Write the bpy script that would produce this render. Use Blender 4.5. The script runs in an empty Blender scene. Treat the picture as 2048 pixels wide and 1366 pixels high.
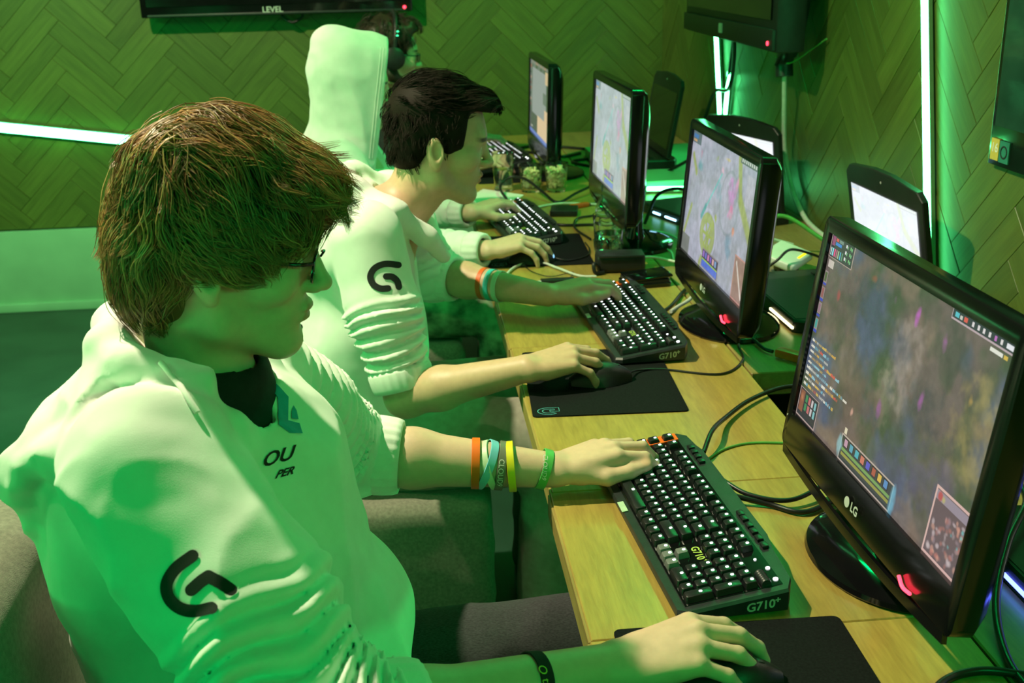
import bpy, bmesh, math, random
import numpy as np
from mathutils import Vector, Matrix
from mathutils.bvhtree import BVHTree

scene = bpy.context.scene
COL = scene.collection
rnd = random.Random(7)
rng = np.random.default_rng(7)

# ------------------------------------------------------------------ camera
CAM = np.array([-0.191, -0.212, 1.532]); FPX = 2238.7
YAW, PITCH, ROLL = math.radians(5.017), math.radians(19.175), math.radians(-1.370)
def cam_basis():
    f = np.array([math.sin(YAW)*math.cos(PITCH), math.cos(YAW)*math.cos(PITCH), -math.sin(PITCH)])
    r0 = np.array([math.cos(YAW), -math.sin(YAW), 0.0]); u0 = np.cross(r0, f)
    r = math.cos(ROLL)*r0 + math.sin(ROLL)*u0
    return r, np.cross(r, f), f
_r, _u, _f = cam_basis()
cam_data = bpy.data.cameras.new('camera'); cam = bpy.data.objects.new('camera', cam_data)
COL.objects.link(cam); scene.camera = cam
cam.matrix_world = Matrix(((_r[0], _u[0], -_f[0], CAM[0]), (_r[1], _u[1], -_f[1], CAM[1]),
                           (_r[2], _u[2], -_f[2], CAM[2]), (0, 0, 0, 1)))
cam_data.sensor_width = 36.0; cam_data.lens = FPX/2048*36.0
cam_data.clip_start = 0.02; cam_data.clip_end = 60
cam_data.dof.use_dof = True; cam_data.dof.focus_distance = 1.55; cam_data.dof.aperture_fstop = 9.0

# ------------------------------------------------------------------ world, exposure, room lights
world = bpy.data.worlds.new('world'); scene.world = world; world.use_nodes = True
bg = world.node_tree.nodes['Background']
bg.inputs[0].default_value = (0.02, 0.30, 0.05, 1); bg.inputs[1].default_value = 0.02
vs = scene.view_settings
vs.view_transform = 'Standard'; vs.look = 'None'; vs.gamma = 1.0; vs.use_curve_mapping = False
vs.exposure = 0.0

def area(name, loc, target, sx, sy, power, color, spread=180):
    l = bpy.data.lights.new(name, 'AREA'); l.shape = 'RECTANGLE'; l.size = sx; l.size_y = sy
    l.energy = power; l.color = color; l.spread = math.radians(spread)
    o = bpy.data.objects.new(name, l); COL.objects.link(o); o.location = loc
    o.rotation_euler = (Vector(target)-Vector(loc)).to_track_quat('-Z', 'Y').to_euler()
    return o
# the room's rail of warm ceiling spotlights, behind the players' left shoulders
KEY_COL = (1.0, 0.93, 0.60)
def spot(y, power, size, tx=0.0, ty=0.0, x=-1.35, blend=0.4):
    l = bpy.data.lights.new('ceiling_spotlight', 'SPOT'); l.energy = power; l.color = KEY_COL; l.spot_size = math.radians(size); l.spot_blend = blend; l.shadow_soft_size = 0.035
    o = bpy.data.objects.new('ceiling_spotlight', l); COL.objects.link(o); o.location = (x, y, 3.0)
    o.rotation_euler = (Vector((-0.05+tx, y+ty, 0.8))-Vector((x, y, 3.0))).to_track_quat('-Z', 'Y').to_euler()
spot(1.90, 395, 116, ty=-0.85, x=-1.25, blend=1.0); spot(1.0, 22, 58, ty=1.0); spot(2.2, 330, 70, tx=-0.85, ty=2.8, x=-1.6)
# green LED strips that run on round the room, outside the picture
LEDC = (0.0, 1.0, 0.17)
area('led_strip_glow_front', (-0.6, -2.35, 2.3), (-0.3, 1.2, 0.8), 4.0, 0.12, 5, LEDC)
area('led_strip_glow_left_near', (-3.3, -0.5, 0.85), (-0.5, 0.9, 0.85), 2.6, 0.12, 46, LEDC)
area('led_strip_glow_left', (-3.35, 2.6, 2.2), (-0.6, 4.6, 0.9), 4.0, 0.12, 62, LEDC)
area('led_strip_glow_right', (0.96, -0.2, 1.75), (-0.4, 1.3, 0.75), 1.6, 0.10, 17, LEDC)
area('led_strip_glow_right_high', (0.96, 2.6, 2.5), (-0.4, 2.4, 0.8), 3.0, 0.10, 38, LEDC)
area('led_strip_glow_under_desk', (0.405, 1.7, 0.60), (-0.5, 1.7, 0.55), 3.6, 0.03, 6, LEDC)

# ------------------------------------------------------------------ tagging helpers
def tag(o, label=None, cat=None, group=None, kind=None):
    if label: o['label'] = label
    if cat: o['category'] = cat
    if group: o['group'] = group
    if kind: o['kind'] = kind
    return o
def thing(name, label, cat, loc=(0, 0, 0), rz=0.0, group=None):
    o = bpy.data.objects.new(name, None); COL.objects.link(o); o.empty_display_size = 0.05
    o.location = loc; o.rotation_euler = (0, 0, rz)
    return tag(o, label, cat, group)
def put(name, me, m=None, parent=None, world=True, label=None, kind=None):
    """link a mesh; world=True means its vertices are world coordinates"""
    o = bpy.data.objects.new(name, me); COL.objects.link(o)
    if m is not None and not len(me.materials):
        for x in (m if isinstance(m, (list, tuple)) else [m]): me.materials.append(x)
    if parent is not None:
        o.parent = parent
        if world:
            top = parent
            M = Matrix.Identity(4)
            chain = []
            while top is not None: chain.append(top); top = top.parent
            for t in reversed(chain):
                M = M @ t.matrix_parent_inverse @ (Matrix.Translation(t.location) @ t.rotation_euler.to_matrix().to_4x4())
            o.matrix_parent_inverse = M.inverted()
    if label: o['label'] = label
    if kind: o['kind'] = kind
    return o
def copy_tree(o, parent=None):
    c = o.copy(); COL.objects.link(c)
    if parent is not None: c.parent = parent
    for ch in list(o.children): copy_tree(ch, c)
    return c

# ------------------------------------------------------------------ mesh building
def mesh_from(verts, faces, name='mesh', smooth=None):
    me = bpy.data.meshes.new(name)
    me.from_pydata([tuple(map(float, v)) for v in verts], [], [tuple(int(i) for i in f) for f in faces])
    me.update()
    if smooth is not None:
        me.polygons.foreach_set('use_smooth', [True]*len(me.polygons))
        if smooth < 179: me.set_sharp_from_angle(angle=math.radians(smooth))
    return me
class MB:
    def __init__(s): s.v = []; s.f = []; s.m = []; s.mi = 0
    def mat(s, i): s.mi = i; return s
    def add(s, verts, faces):
        b = len(s.v); s.v += [tuple(map(float, v)) for v in verts]
        for f in faces: s.f.append(tuple(b+int(i) for i in f)); s.m.append(s.mi)
        return s
    def box(s, c, d, R=None, bevel=0.0, seg=2):
        bm = bmesh.new(); bmesh.ops.create_cube(bm, size=1.0)
        bmesh.ops.scale(bm, vec=d, verts=bm.verts)
        if bevel > 0:
            bmesh.ops.bevel(bm, geom=list(bm.edges), offset=bevel, segments=seg, profile=0.6, affect='EDGES', clamp_overlap=True)
        bm.verts.index_update()
        V = [v.co.copy() for v in bm.verts]; F = [[v.index for v in f.verts] for f in bm.faces]; bm.free()
        if R is not None: V = [R @ v for v in V]
        return s.add([v+Vector(c) for v in V], F)
    def prism(s, poly, z0, z1, fr=None, inset=0.0):
        """poly: 2D list; fr=(origin, ex, ey, ez) frame"""
        n = len(poly)
        o, ex, ey, ez = fr if fr else (Vector((0, 0, 0)), Vector((1, 0, 0)), Vector((0, 1, 0)), Vector((0, 0, 1)))
        o, ex, ey, ez = Vector(o), Vector(ex), Vector(ey), Vector(ez)
        V = [o+ex*a+ey*b+ez*z0 for a, b in poly]
        if inset > 0:
            cx = sum(a for a, b in poly)/n; cy = sum(b for a, b in poly)/n
            V += [o+ex*a+ey*b+ez*(z1-inset) for a, b in poly]
            top = []
            for a, b in poly:
                L = math.hypot(a-cx, b-cy) or 1
                k = max(0.0, 1-inset*1.3/L); top.append((cx+(a-cx)*k, cy+(b-cy)*k))
            V += [o+ex*a+ey*b+ez*z1 for a, b in top]; rings = 3
        else:
            V += [o+ex*a+ey*b+ez*z1 for a, b in poly]; rings = 2
        F = []
        for r in range(rings-1):
            for i in range(n):
                j = (i+1) % n; F.append((r*n+i, r*n+j, (r+1)*n+j, (r+1)*n+i))
        F.append(tuple(reversed(range(n)))); F.append(tuple((rings-1)*n+i for i in range(n)))
        return s.add(V, F)
    def tube(s, pts, r, n=8, cap=True):
        P = [Vector(p) for p in pts]; N = len(P); rr = r if isinstance(r, (list, tuple)) else [r]*N
        V = []; F = []; up = Vector((0.13, 0.27, 0.95)); prev = None
        for i in range(N):
            t = (P[min(i+1, N-1)]-P[max(i-1, 0)]).normalized()
            a = prev if prev is not None else up
            a = (a-t*a.dot(t))
            if a.length < 1e-5: a = Vector((1, 0, 0))-t*t.x
            a.normalize(); b = t.cross(a); prev = a
            for k in range(n):
                g = 2*math.pi*k/n; V.append(P[i]+(a*math.cos(g)+b*math.sin(g))*rr[i])
        for i in range(N-1):
            for k in range(n):
                l = (k+1) % n; F.append((i*n+k, i*n+l, (i+1)*n+l, (i+1)*n+k))
        if cap: F.append(tuple(reversed(range(n)))); F.append(tuple((N-1)*n+k for k in range(n)))
        return s.add(V, F)
    def lathe(s, prof, n=24, c=(0, 0, 0), sx=1.0, sy=1.0, R=None, closed=False):
        V = []; F = []; m = len(prof); c = Vector(c)
        for r, z in prof:
            for k in range(n):
                g = 2*math.pi*k/n; v = Vector((r*math.cos(g)*sx, r*math.sin(g)*sy, z))
                V.append((R @ v if R is not None else v)+c)
        for i in range(m-1 if not closed else m):
            i2 = (i+1) % m
            for k in range(n):
                l = (k+1) % n; F.append((i*n+k, i*n+l, i2*n+l, i2*n+k))
        if not closed:
            if prof[0][0] > 1e-6: F.append(tuple(reversed(range(n))))
            if prof[-1][0] > 1e-6: F.append(tuple((m-1)*n+k for k in range(n)))
        return s.add(V, F)
    def loft(s, rings, cap=True):
        n = len(rings[0]); V = [v for r in rings for v in r]; F = []
        for i in range(len(rings)-1):
            for k in range(n):
                l = (k+1) % n; F.append((i*n+k, i*n+l, (i+1)*n+l, (i+1)*n+k))
        if cap: F.append(tuple(reversed(range(n)))); F.append(tuple((len(rings)-1)*n+k for k in range(n)))
        return s.add(V, F)
    def mesh(s, smooth=35, name='mesh'):
        me = mesh_from(s.v, s.f, name, smooth)
        if any(s.m): me.polygons.foreach_set('material_index', s.m)
        return me
def spline(pts, n=8):
    P = [np.array(p, float) for p in pts]; P = [2*P[0]-P[1]]+P+[2*P[-1]-P[-2]]; out = []
    for i in range(1, len(P)-2):
        for t in np.linspace(0, 1, n, endpoint=False):
            a, b, c, d = P[i-1], P[i], P[i+1], P[i+2]
            out.append(0.5*((2*b)+(-a+c)*t+(2*a-5*b+4*c-d)*t*t+(-a+3*b-3*c+d)*t**3))
    out.append(P[-2]); return [tuple(x) for x in out]
def rrect(w, h, r, n=4, cx=0, cy=0):
    out = []
    for (sx, sy, a0) in ((1, 1, 0), (-1, 1, 90), (-1, -1, 180), (1, -1, 270)):
        for k in range(n+1):
            a = math.radians(a0+90*k/n); out.append((cx+sx*(w/2-r)+r*math.cos(a), cy+sy*(h/2-r)+r*math.sin(a)))
    return out
def text_mesh(s, size, bold=0.0, shear=0.0, align='CENTER'):
    cu = bpy.data.curves.new('txt', 'FONT'); cu.body = s; cu.size = size; cu.offset = bold; cu.shear = shear
    cu.align_x = align; cu.align_y = 'CENTER'; cu.resolution_u = 3
    o = bpy.data.objects.new('txt', cu); COL.objects.link(o)
    dg = bpy.context.evaluated_depsgraph_get(); me = bpy.data.meshes.new_from_object(o.evaluated_get(dg))
    V = [tuple(v.co) for v in me.vertices]; F = [tuple(p.vertices) for p in me.polygons]
    bpy.data.objects.remove(o); bpy.data.curves.remove(cu); bpy.data.meshes.remove(me)
    return V, F
def text_on(mb, s, size, o, ex, ey, bold=0.0, shear=0.0, lift=0.0):
    V, F = text_mesh(s, size, bold, shear); o, ex, ey = Vector(o), Vector(ex).normalized(), Vector(ey).normalized()
    n = ex.cross(ey); mb.add([o+ex*v[0]+ey*v[1]+n*lift for v in V], F); return mb

# ------------------------------------------------------------------ materials
def nt(name):
    m = bpy.data.materials.new(name); m.use_nodes = True
    return m, m.node_tree, m.node_tree.nodes['Principled BSDF']
def lnk(t, a, b): t.links.new(a, b)
def node(t, kind, **kw):
    n = t.nodes.new(kind)
    for k, v in kw.items():
        if k in n.inputs: n.inputs[k].default_value = v
        else: setattr(n, k, v)
    return n
def mat(name, col, rough=0.6, var=0.12, scale=30.0, bump=0.0, bscale=200.0, metal=0.0, spec=0.5, coat=0.0, sheen=0.0, stretch=(1, 1, 1), emit=None, estr=0.0, trans=0.0, ior=1.45, attr=None, sss=0.0):
    m, t, b = nt(name)
    b.inputs['Roughness'].default_value = rough; b.inputs['Metallic'].default_value = metal
    b.inputs['Specular IOR Level'].default_value = spec; b.inputs['Coat Weight'].default_value = coat
    b.inputs['Coat Roughness'].default_value = 0.05
    b.inputs['Transmission Weight'].default_value = trans; b.inputs['IOR'].default_value = ior
    if sheen: b.inputs['Sheen Weight'].default_value = sheen
    tc = node(t, 'ShaderNodeTexCoord'); mp = node(t, 'ShaderNodeMapping'); mp.inputs['Scale'].default_value = stretch
    lnk(t, tc.outputs['Object'], mp.inputs['Vector'])
    nz = node(t, 'ShaderNodeTexNoise', Scale=scale, Detail=4.0); lnk(t, mp.outputs[0], nz.inputs['Vector'])
    rp = node(t, 'ShaderNodeValToRGB'); c = np.array(col[:3])
    rp.color_ramp.elements[0].position = 0.3; rp.color_ramp.elements[1].position = 0.7
    rp.color_ramp.elements[0].color = (*(c*(1-var)), 1); rp.color_ramp.elements[1].color = (*np.minimum(c*(1+var), 1), 1)
    lnk(t, nz.outputs['Fac'], rp.inputs[0]); src = rp.outputs[0]
    if attr:
        at = node(t, 'ShaderNodeAttribute', attribute_name=attr)
        mx = node(t, 'ShaderNodeMix', data_type='RGBA', blend_type='MULTIPLY'); mx.inputs[0].default_value = 1.0
        lnk(t, src, mx.inputs[6]); lnk(t, at.outputs['Color'], mx.inputs[7]); src = mx.outputs[2]
    lnk(t, src, b.inputs['Base Color'])
    if sss:
        b.inputs['Subsurface Weight'].default_value = sss; b.inputs['Subsurface Radius'].default_value = (1.0, 0.35, 0.2)
        b.inputs['Subsurface Scale'].default_value = 0.006
    if bump:
        n2 = node(t, 'ShaderNodeTexNoise', Scale=bscale, Detail=3.0); lnk(t, mp.outputs[0], n2.inputs['Vector'])
        bp = node(t, 'ShaderNodeBump', Strength=bump, Distance=0.002); lnk(t, n2.outputs['Fac'], bp.inputs['Height'])
        lnk(t, bp.outputs[0], b.inputs['Normal'])
    if emit:
        b.inputs['Emission Color'].default_value = (*emit, 1); b.inputs['Emission Strength'].default_value = estr
    return m
def wood(name, dark, light, rough=0.45, grain=60.0, stretch=(1, 14, 14), rand=0.25, bump=0.15, coat=0.0):
    m, t, b = nt(name); b.inputs['Roughness'].default_value = rough; b.inputs['Coat Weight'].default_value = coat
    tc = node(t, 'ShaderNodeTexCoord'); oi = node(t, 'ShaderNodeObjectInfo')
    ad = node(t, 'ShaderNodeVectorMath', operation='ADD'); sc = node(t, 'ShaderNodeVectorMath', operation='SCALE')
    cb = node(t, 'ShaderNodeCombineXYZ'); lnk(t, oi.outputs['Random'], cb.inputs[0]); lnk(t, oi.outputs['Random'], cb.inputs[1]); lnk(t, oi.outputs['Random'], cb.inputs[2])
    lnk(t, cb.outputs[0], sc.inputs[0]); sc.inputs['Scale'].default_value = 37.0
    lnk(t, tc.outputs['Object'], ad.inputs[0]); lnk(t, sc.outputs[0], ad.inputs[1])
    mp = node(t, 'ShaderNodeMapping'); mp.inputs['Scale'].default_value = stretch; lnk(t, ad.outputs[0], mp.inputs['Vector'])
    n1 = node(t, 'ShaderNodeTexNoise', Scale=2.2, Detail=3.0, Distortion=1.2); lnk(t, mp.outputs[0], n1.inputs['Vector'])
    n2 = node(t, 'ShaderNodeTexNoise', Scale=grain/6, Detail=6.0, Distortion=0.4); lnk(t, mp.outputs[0], n2.inputs['Vector'])
    mx = node(t, 'ShaderNodeMath', operation='MULTIPLY_ADD'); lnk(t, n1.outputs['Fac'], mx.inputs[0]); mx.inputs[1].default_value = 0.55
    m2 = node(t, 'ShaderNodeMath', operation='MULTIPLY'); lnk(t, n2.outputs['Fac'], m2.inputs[0]); m2.inputs[1].default_value = 0.45
    lnk(t, m2.outputs[0], mx.inputs[2])
    rp = node(t, 'ShaderNodeValToRGB'); rp.color_ramp.elements[0].position = 0.32; rp.color_ramp.elements[1].position = 0.66
    rp.color_ramp.elements[0].color = (*dark, 1); rp.color_ramp.elements[1].color = (*light, 1); lnk(t, mx.outputs[0], rp.inputs[0])
    hs = node(t, 'ShaderNodeHueSaturation'); mr = node(t, 'ShaderNodeMapRange')
    mr.inputs['To Min'].default_value = 1-rand; mr.inputs['To Max'].default_value = 1+rand
    lnk(t, oi.outputs['Random'], mr.inputs['Value']); lnk(t, mr.outputs[0], hs.inputs['Value']); lnk(t, rp.outputs[0], hs.inputs['Color'])
    lnk(t, hs.outputs[0], b.inputs['Base Color'])
    bp = node(t, 'ShaderNodeBump', Strength=bump, Distance=0.0015); lnk(t, n2.outputs['Fac'], bp.inputs['Height']); lnk(t, bp.outputs[0], b.inputs['Normal'])
    return m
def glow(name, col, strength):
    m, t, b = nt(name); b.inputs['Base Color'].default_value = (*[0.5*c for c in col], 1)
    b.inputs['Emission Color'].default_value = (*col, 1)
    tc = node(t, 'ShaderNodeTexCoord'); nz = node(t, 'ShaderNodeTexNoise', Scale=3.0); lnk(t, tc.outputs['Object'], nz.inputs['Vector'])
    mr = node(t, 'ShaderNodeMapRange'); mr.inputs['To Min'].default_value = strength*0.96; mr.inputs['To Max'].default_value = strength*1.04
    lnk(t, nz.outputs['Fac'], mr.inputs['Value']); lnk(t, mr.outputs[0], b.inputs['Emission Strength'])
    return m
def screen_mat(name, strength):
    m, t, b = nt(name); at = node(t, 'ShaderNodeAttribute', attribute_name='pix')
    b.inputs['Base Color'].default_value = (0.01, 0.01, 0.012, 1); b.inputs['Roughness'].default_value = 0.22
    lnk(t, at.outputs['Color'], b.inputs['Emission Color']); b.inputs['Emission Strength'].default_value = strength
    return m
def glass_mat(name, col=(0.95, 1.0, 0.97), ior=1.45, rough=0.02):
    m, t, b = nt(name); b.inputs['Base Color'].default_value = (*col, 1); b.inputs['Transmission Weight'].default_value = 1.0
    b.inputs['Roughness'].default_value = rough; b.inputs['IOR'].default_value = ior
    tc = node(t, 'ShaderNodeTexCoord'); nz = node(t, 'ShaderNodeTexNoise', Scale=40.0); lnk(t, tc.outputs['Object'], nz.inputs['Vector'])
    bp = node(t, 'ShaderNodeBump', Strength=0.04, Distance=0.001); lnk(t, nz.outputs['Fac'], bp.inputs['Height']); lnk(t, bp.outputs[0], b.inputs['Normal'])
    return m
M = {}
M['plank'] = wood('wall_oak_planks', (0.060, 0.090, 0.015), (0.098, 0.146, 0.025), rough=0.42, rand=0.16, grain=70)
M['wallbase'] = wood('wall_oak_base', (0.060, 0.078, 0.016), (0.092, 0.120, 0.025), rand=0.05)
M['desk'] = wood('desk_oak', (0.29, 0.205, 0.046), (0.43, 0.315, 0.070), rough=0.33, grain=80, stretch=(18, 2.0, 12), rand=0.05, bump=0.12)
M['desk_edge'] = wood('desk_oak_edge', (0.26, 0.18, 0.05), (0.38, 0.28, 0.08), rough=0.45, grain=60, stretch=(14, 2.0, 12), rand=0.05)
M['rear'] = wood('rear_shelf_oak', (0.24, 0.17, 0.055), (0.36, 0.26, 0.085), rough=0.35, grain=70, stretch=(14, 2.0, 12), rand=0.1)
M['paint'] = mat('green_lit_white_paint', (0.22, 0.50, 0.30), 0.5, 0.06, 8)  # white skirting paint, with the green LED light on it put into the colour
M['plaster'] = mat('dark_plaster', (0.10, 0.12, 0.09), 0.9, 0.15, 6, 0.2, 80)
M['ceil'] = mat('ceiling_paint', (0.16, 0.18, 0.15), 0.9, 0.1, 4)
M['floor'] = mat('floor_vinyl', (0.022, 0.060, 0.040), 0.45, 0.25, 5, 0.08, 60)
M['blackgloss'] = mat('black_gloss_plastic', (0.005, 0.005, 0.006), 0.10, 0.2, 20, spec=0.5, coat=0.35)
M['housing'] = mat('black_piano_plastic', (0.005, 0.005, 0.006), 0.17, 0.2, 20, spec=0.45)
M['blackmat'] = mat('black_matt_plastic', (0.012, 0.013, 0.014), 0.42, 0.25, 60, 0.1, 500)
M['charcoal'] = mat('charcoal_plastic', (0.020, 0.023, 0.026), 0.38, 0.2, 60, 0.1, 600)
M['keycap'] = mat('black_keycap', (0.011, 0.012, 0.014), 0.32, 0.2, 60, 0.06, 700)
M['greykey'] = mat('grey_keycap', (0.15, 0.16, 0.16), 0.4, 0.1, 60, 0.06, 700)
M['legend'] = glow('white_key_light', (0.95, 0.97, 1.0), 4.0)
M['silver'] = mat('silver_print', (0.50, 0.52, 0.50), 0.35, 0.08, 40)
M['orange'] = mat('orange_plastic', (0.80, 0.13, 0.01), 0.4, 0.1, 40)
M['pad'] = mat('black_cloth_pad', (0.007, 0.009, 0.009), 0.85, 0.3, 300, 0.2, 900, spec=0.12)
M['padline'] = mat('cyan_print', (0.10, 0.42, 0.46), 0.6, 0.1, 100)
M['cable'] = mat('black_rubber_cable', (0.012, 0.012, 0.013), 0.35, 0.2, 80)
M['wcable'] = mat('white_rubber_cable', (0.62, 0.66, 0.60), 0.4, 0.08, 80)
M['gcable'] = mat('green_patch_cable', (0.10, 0.34, 0.07), 0.4, 0.1, 80)
M['led'] = glow('green_led_diffuser', (0.10, 1.0, 0.30), 26.0)
M['alu'] = mat('aluminium_channel', (0.45, 0.46, 0.45), 0.35, 0.05, 60, metal=0.9)
M['redled'] = glow('red_standby_light', (1.0, 0.03, 0.06), 6.0)
M['orangeled'] = glow('orange_status_light', (1.0, 0.12, 0.01), 6.0)
M['blueled'] = glow('blue_laptop_light', (0.10, 0.14, 1.0), 7.0)
M['goldled'] = glow('warm_laptop_light', (1.0, 0.86, 0.42), 5.0)
M['yellowled'] = glow('yellow_router_light', (0.95, 0.85, 0.0), 2.2)
M['cyanled'] = glow('cyan_laptop_light', (0.35, 0.75, 1.0), 6.0)
M['greenled'] = glow('green_headset_light', (0.05, 1.0, 0.35), 3.0)
M['glass'] = glass_mat('clear_glass'); M['water'] = glass_mat('still_water', (0.97, 1.0, 0.98), 1.33)
M['popcorn'] = mat('popcorn_puffs', (0.80, 0.68, 0.38), 0.7, 0.2, 60, 0.2, 300)
M['paper'] = mat('white_paper', (0.75, 0.78, 0.72), 0.7, 0.04, 20)
M['white_pl'] = mat('white_plastic', (0.62, 0.66, 0.62), 0.35, 0.05, 30)
M['seat'] = mat('grey_woven_upholstery', (0.19, 0.175, 0.14), 0.95, 0.22, 160, 0.35, 700, sheen=0.2)
M['seatdark'] = mat('dark_woven_upholstery', (0.045, 0.055, 0.045), 0.95, 0.22, 160, 0.35, 700)
M['hoodie'] = mat('white_cotton_fleece', (0.80, 0.80, 0.77), 0.92, 0.035, 40, 0.10, 900, sheen=0.25)
M['rib'] = mat('white_ribbed_cuff', (0.80, 0.80, 0.77), 0.92, 0.04, 60, 0.15, 900, sheen=0.2)
M['print'] = mat('black_fabric_print', (0.008, 0.008, 0.009), 0.75, 0.1, 60)
M['bluprint'] = mat('blue_fabric_print', (0.02, 0.27, 0.45), 0.75, 0.1, 60)
M['tee'] = mat('black_cotton', (0.012, 0.014, 0.016), 0.9, 0.25, 80, 0.15, 700)
M['jeans'] = mat('dark_denim', (0.036, 0.036, 0.042), 0.9, 0.45, 240, 0.3, 900, stretch=(1, 3, 3))
M['greytrouser'] = mat('grey_cotton_trousers', (0.29, 0.26, 0.22), 0.95, 0.12, 60, 0.15, 700)
M['camo'] = mat('camouflage_cotton', (0.20, 0.25, 0.17), 0.95, 0.75, 22, 0.15, 700)
M['skin'] = mat('skin', (0.66, 0.44, 0.31), 0.48, 0.05, 90, 0.10, 900, attr='tone', sss=0.12)
M['skin2'] = mat('skin_tan', (0.58, 0.37, 0.24), 0.46, 0.05, 90, 0.10, 900, attr='tone', sss=0.12)
M['hairbrown'] = mat('brown_hair', (0.38, 0.175, 0.070), 0.38, 0.30, 14, attr='tone', spec=0.6)
M['hairblack'] = mat('black_hair', (0.014, 0.010, 0.008), 0.6, 0.3, 20, spec=0.08)
M['hairdark'] = mat('dark_brown_hair', (0.030, 0.020, 0.013), 0.45, 0.3, 20, spec=0.4)
M['shoe'] = mat('grey_shoe', (0.25, 0.26, 0.26), 0.7, 0.2, 40)
# ------------------------------------------------------------------ room shell
XW, YW, XL, YF, ZC = 1.0, 5.0, -3.5, -2.5, 3.15
def slab(name, c, d, m):
    o = put(name, MB().box(c, d).mesh(None), m); tag(o, kind='structure'); return o
slab('floor', ((XW+XL)/2, (YW+YF)/2, -0.05), (XW-XL+0.4, YW-YF+0.4, 0.1), M['floor'])
slab('ceiling', ((XW+XL)/2, (YW+YF)/2, ZC+0.05), (XW-XL+0.4, YW-YF+0.4, 0.1), M['ceil'])
wall_back = slab('wall_back', ((XW+XL)/2, YW+0.05, ZC/2), (XW-XL, 0.1, ZC), M['wallbase'])
wall_right = slab('wall_right', (XW+0.05, (YW+YF)/2, ZC/2), (0.1, YW-YF, ZC), M['wallbase'])
slab('wall_left', (XL-0.05, (YW+YF)/2, ZC/2), (0.1, YW-YF, ZC), M['plaster'])
slab('wall_front', ((XW+XL)/2, YF-0.05, ZC/2), (XW-XL, 0.1, ZC), M['plaster'])

def clip(poly, s0, s1, t0, t1):
    def cut(P, ax, lim, sgn):
        out = []
        for i in range(len(P)):
            a, b = P[i], P[(i+1) % len(P)]; da, db = sgn*(lim-a[ax]), sgn*(lim-b[ax])
            if da >= 0: out.append(a)
            if (da < 0) != (db < 0):
                k = da/(da-db); out.append((a[0]+(b[0]-a[0])*k, a[1]+(b[1]-a[1])*k))
        return out
    for ax, lim, sg in ((0, s1, 1), (0, s0, -1), (1, t1, 1), (1, t0, -1)):
        poly = cut(poly, ax, lim, sg)
        if len(poly) < 3: return []
    return poly
PL, PW, PG = 0.34, 0.0756, 0.0006
def plank_mesh(poly):
    return MB().prism(poly, 0.0, 0.010, inset=0.0009).mesh(None)
FULL_PLANK = plank_mesh([(-PL/2+PG, -PW/2+PG), (PL/2-PG, -PW/2+PG), (PL/2-PG, PW/2-PG), (-PL/2+PG, PW/2-PG)])
def herringbone(wall, o, es, et, en, s0, s1, t0, t1):
    q = math.sqrt(0.5); o, es, et, en = map(Vector, (o, es, et, en)); k_ = 0
    for m in range(-12, 14):
        for k in range(-80, 90):
            for kind in (0, 1):
                if kind == 0: a0, a1, b0, b1 = k*PW-m*PL, k*PW+PL-m*PL, k*PW+m*PL, (k+1)*PW+m*PL
                else: a0, a1, b0, b1 = k*PW-m*PL, (k+1)*PW-m*PL, (k+1)*PW+m*PL, (k+1)*PW+PL+m*PL
                ca, cb = (a0+a1)/2, (b0+b1)/2; cs, ct = (ca-cb)*q, (ca+cb)*q
                if cs < s0-0.2 or cs > s1+0.2 or ct < t0-0.2 or ct > t1+0.2: continue
                d = (q, q) if kind == 0 else (-q, q); e = (-d[1], d[0])
                P = [(cs+d[0]*x+e[0]*y, ct+d[1]*x+e[1]*y) for x, y in ((-PL/2+PG, -PW/2+PG), (PL/2-PG, -PW/2+PG), (PL/2-PG, PW/2-PG), (-PL/2+PG, PW/2-PG))]
                Q = clip(P, s0, s1, t0, t1)
                if len(Q) < 3: continue
                ar = abs(sum(Q[i][0]*Q[(i+1) % len(Q)][1]-Q[(i+1) % len(Q)][0]*Q[i][1] for i in range(len(Q))))/2
                if ar < 0.0008: continue
                if ar > (PL-2*PG)*(PW-2*PG)*0.999: me = FULL_PLANK
                else: me = plank_mesh([((x-cs)*d[0]+(y-ct)*d[1], (x-cs)*e[0]+(y-ct)*e[1]) for x, y in Q])
                ob = put('plank', me, M['plank'], wall, world=False)
                X = es*d[0]+et*d[1]; Y = es*e[0]+et*e[1]; Z = en; p = o+es*cs+et*ct+en*(0.0005+0.0012*rnd.random())
                ob.matrix_local = Matrix(((X.x, Y.x, Z.x, p.x), (X.y, Y.y, Z.y, p.y), (X.z, Y.z, Z.z, p.z), (0, 0, 0, 1)))
                k_ += 1
    return k_
# es x et = en so that planks face into the room
herringbone(wall_back, (-0.95, YW, 0.63), (1, 0, 0), (0, 0, 1), (0, -1, 0), -2.52, 1.945, -0.245, 1.02)
herringbone(wall_right, (XW, 3.0, 0.85), (0, -1, 0), (0, 0, 1), (-1, 0, 0), -1.985, 2.35, -0.45, 0.80)

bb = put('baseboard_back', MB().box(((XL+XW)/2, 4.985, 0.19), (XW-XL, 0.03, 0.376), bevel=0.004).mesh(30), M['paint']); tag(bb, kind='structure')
tr = put('trim_1', MB().box(((XL+XW)/2, 4.975, 0.02), (XW-XL, 0.05, 0.04), bevel=0.006).mesh(30), M['paint']); tag(tr, kind='structure')

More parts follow.
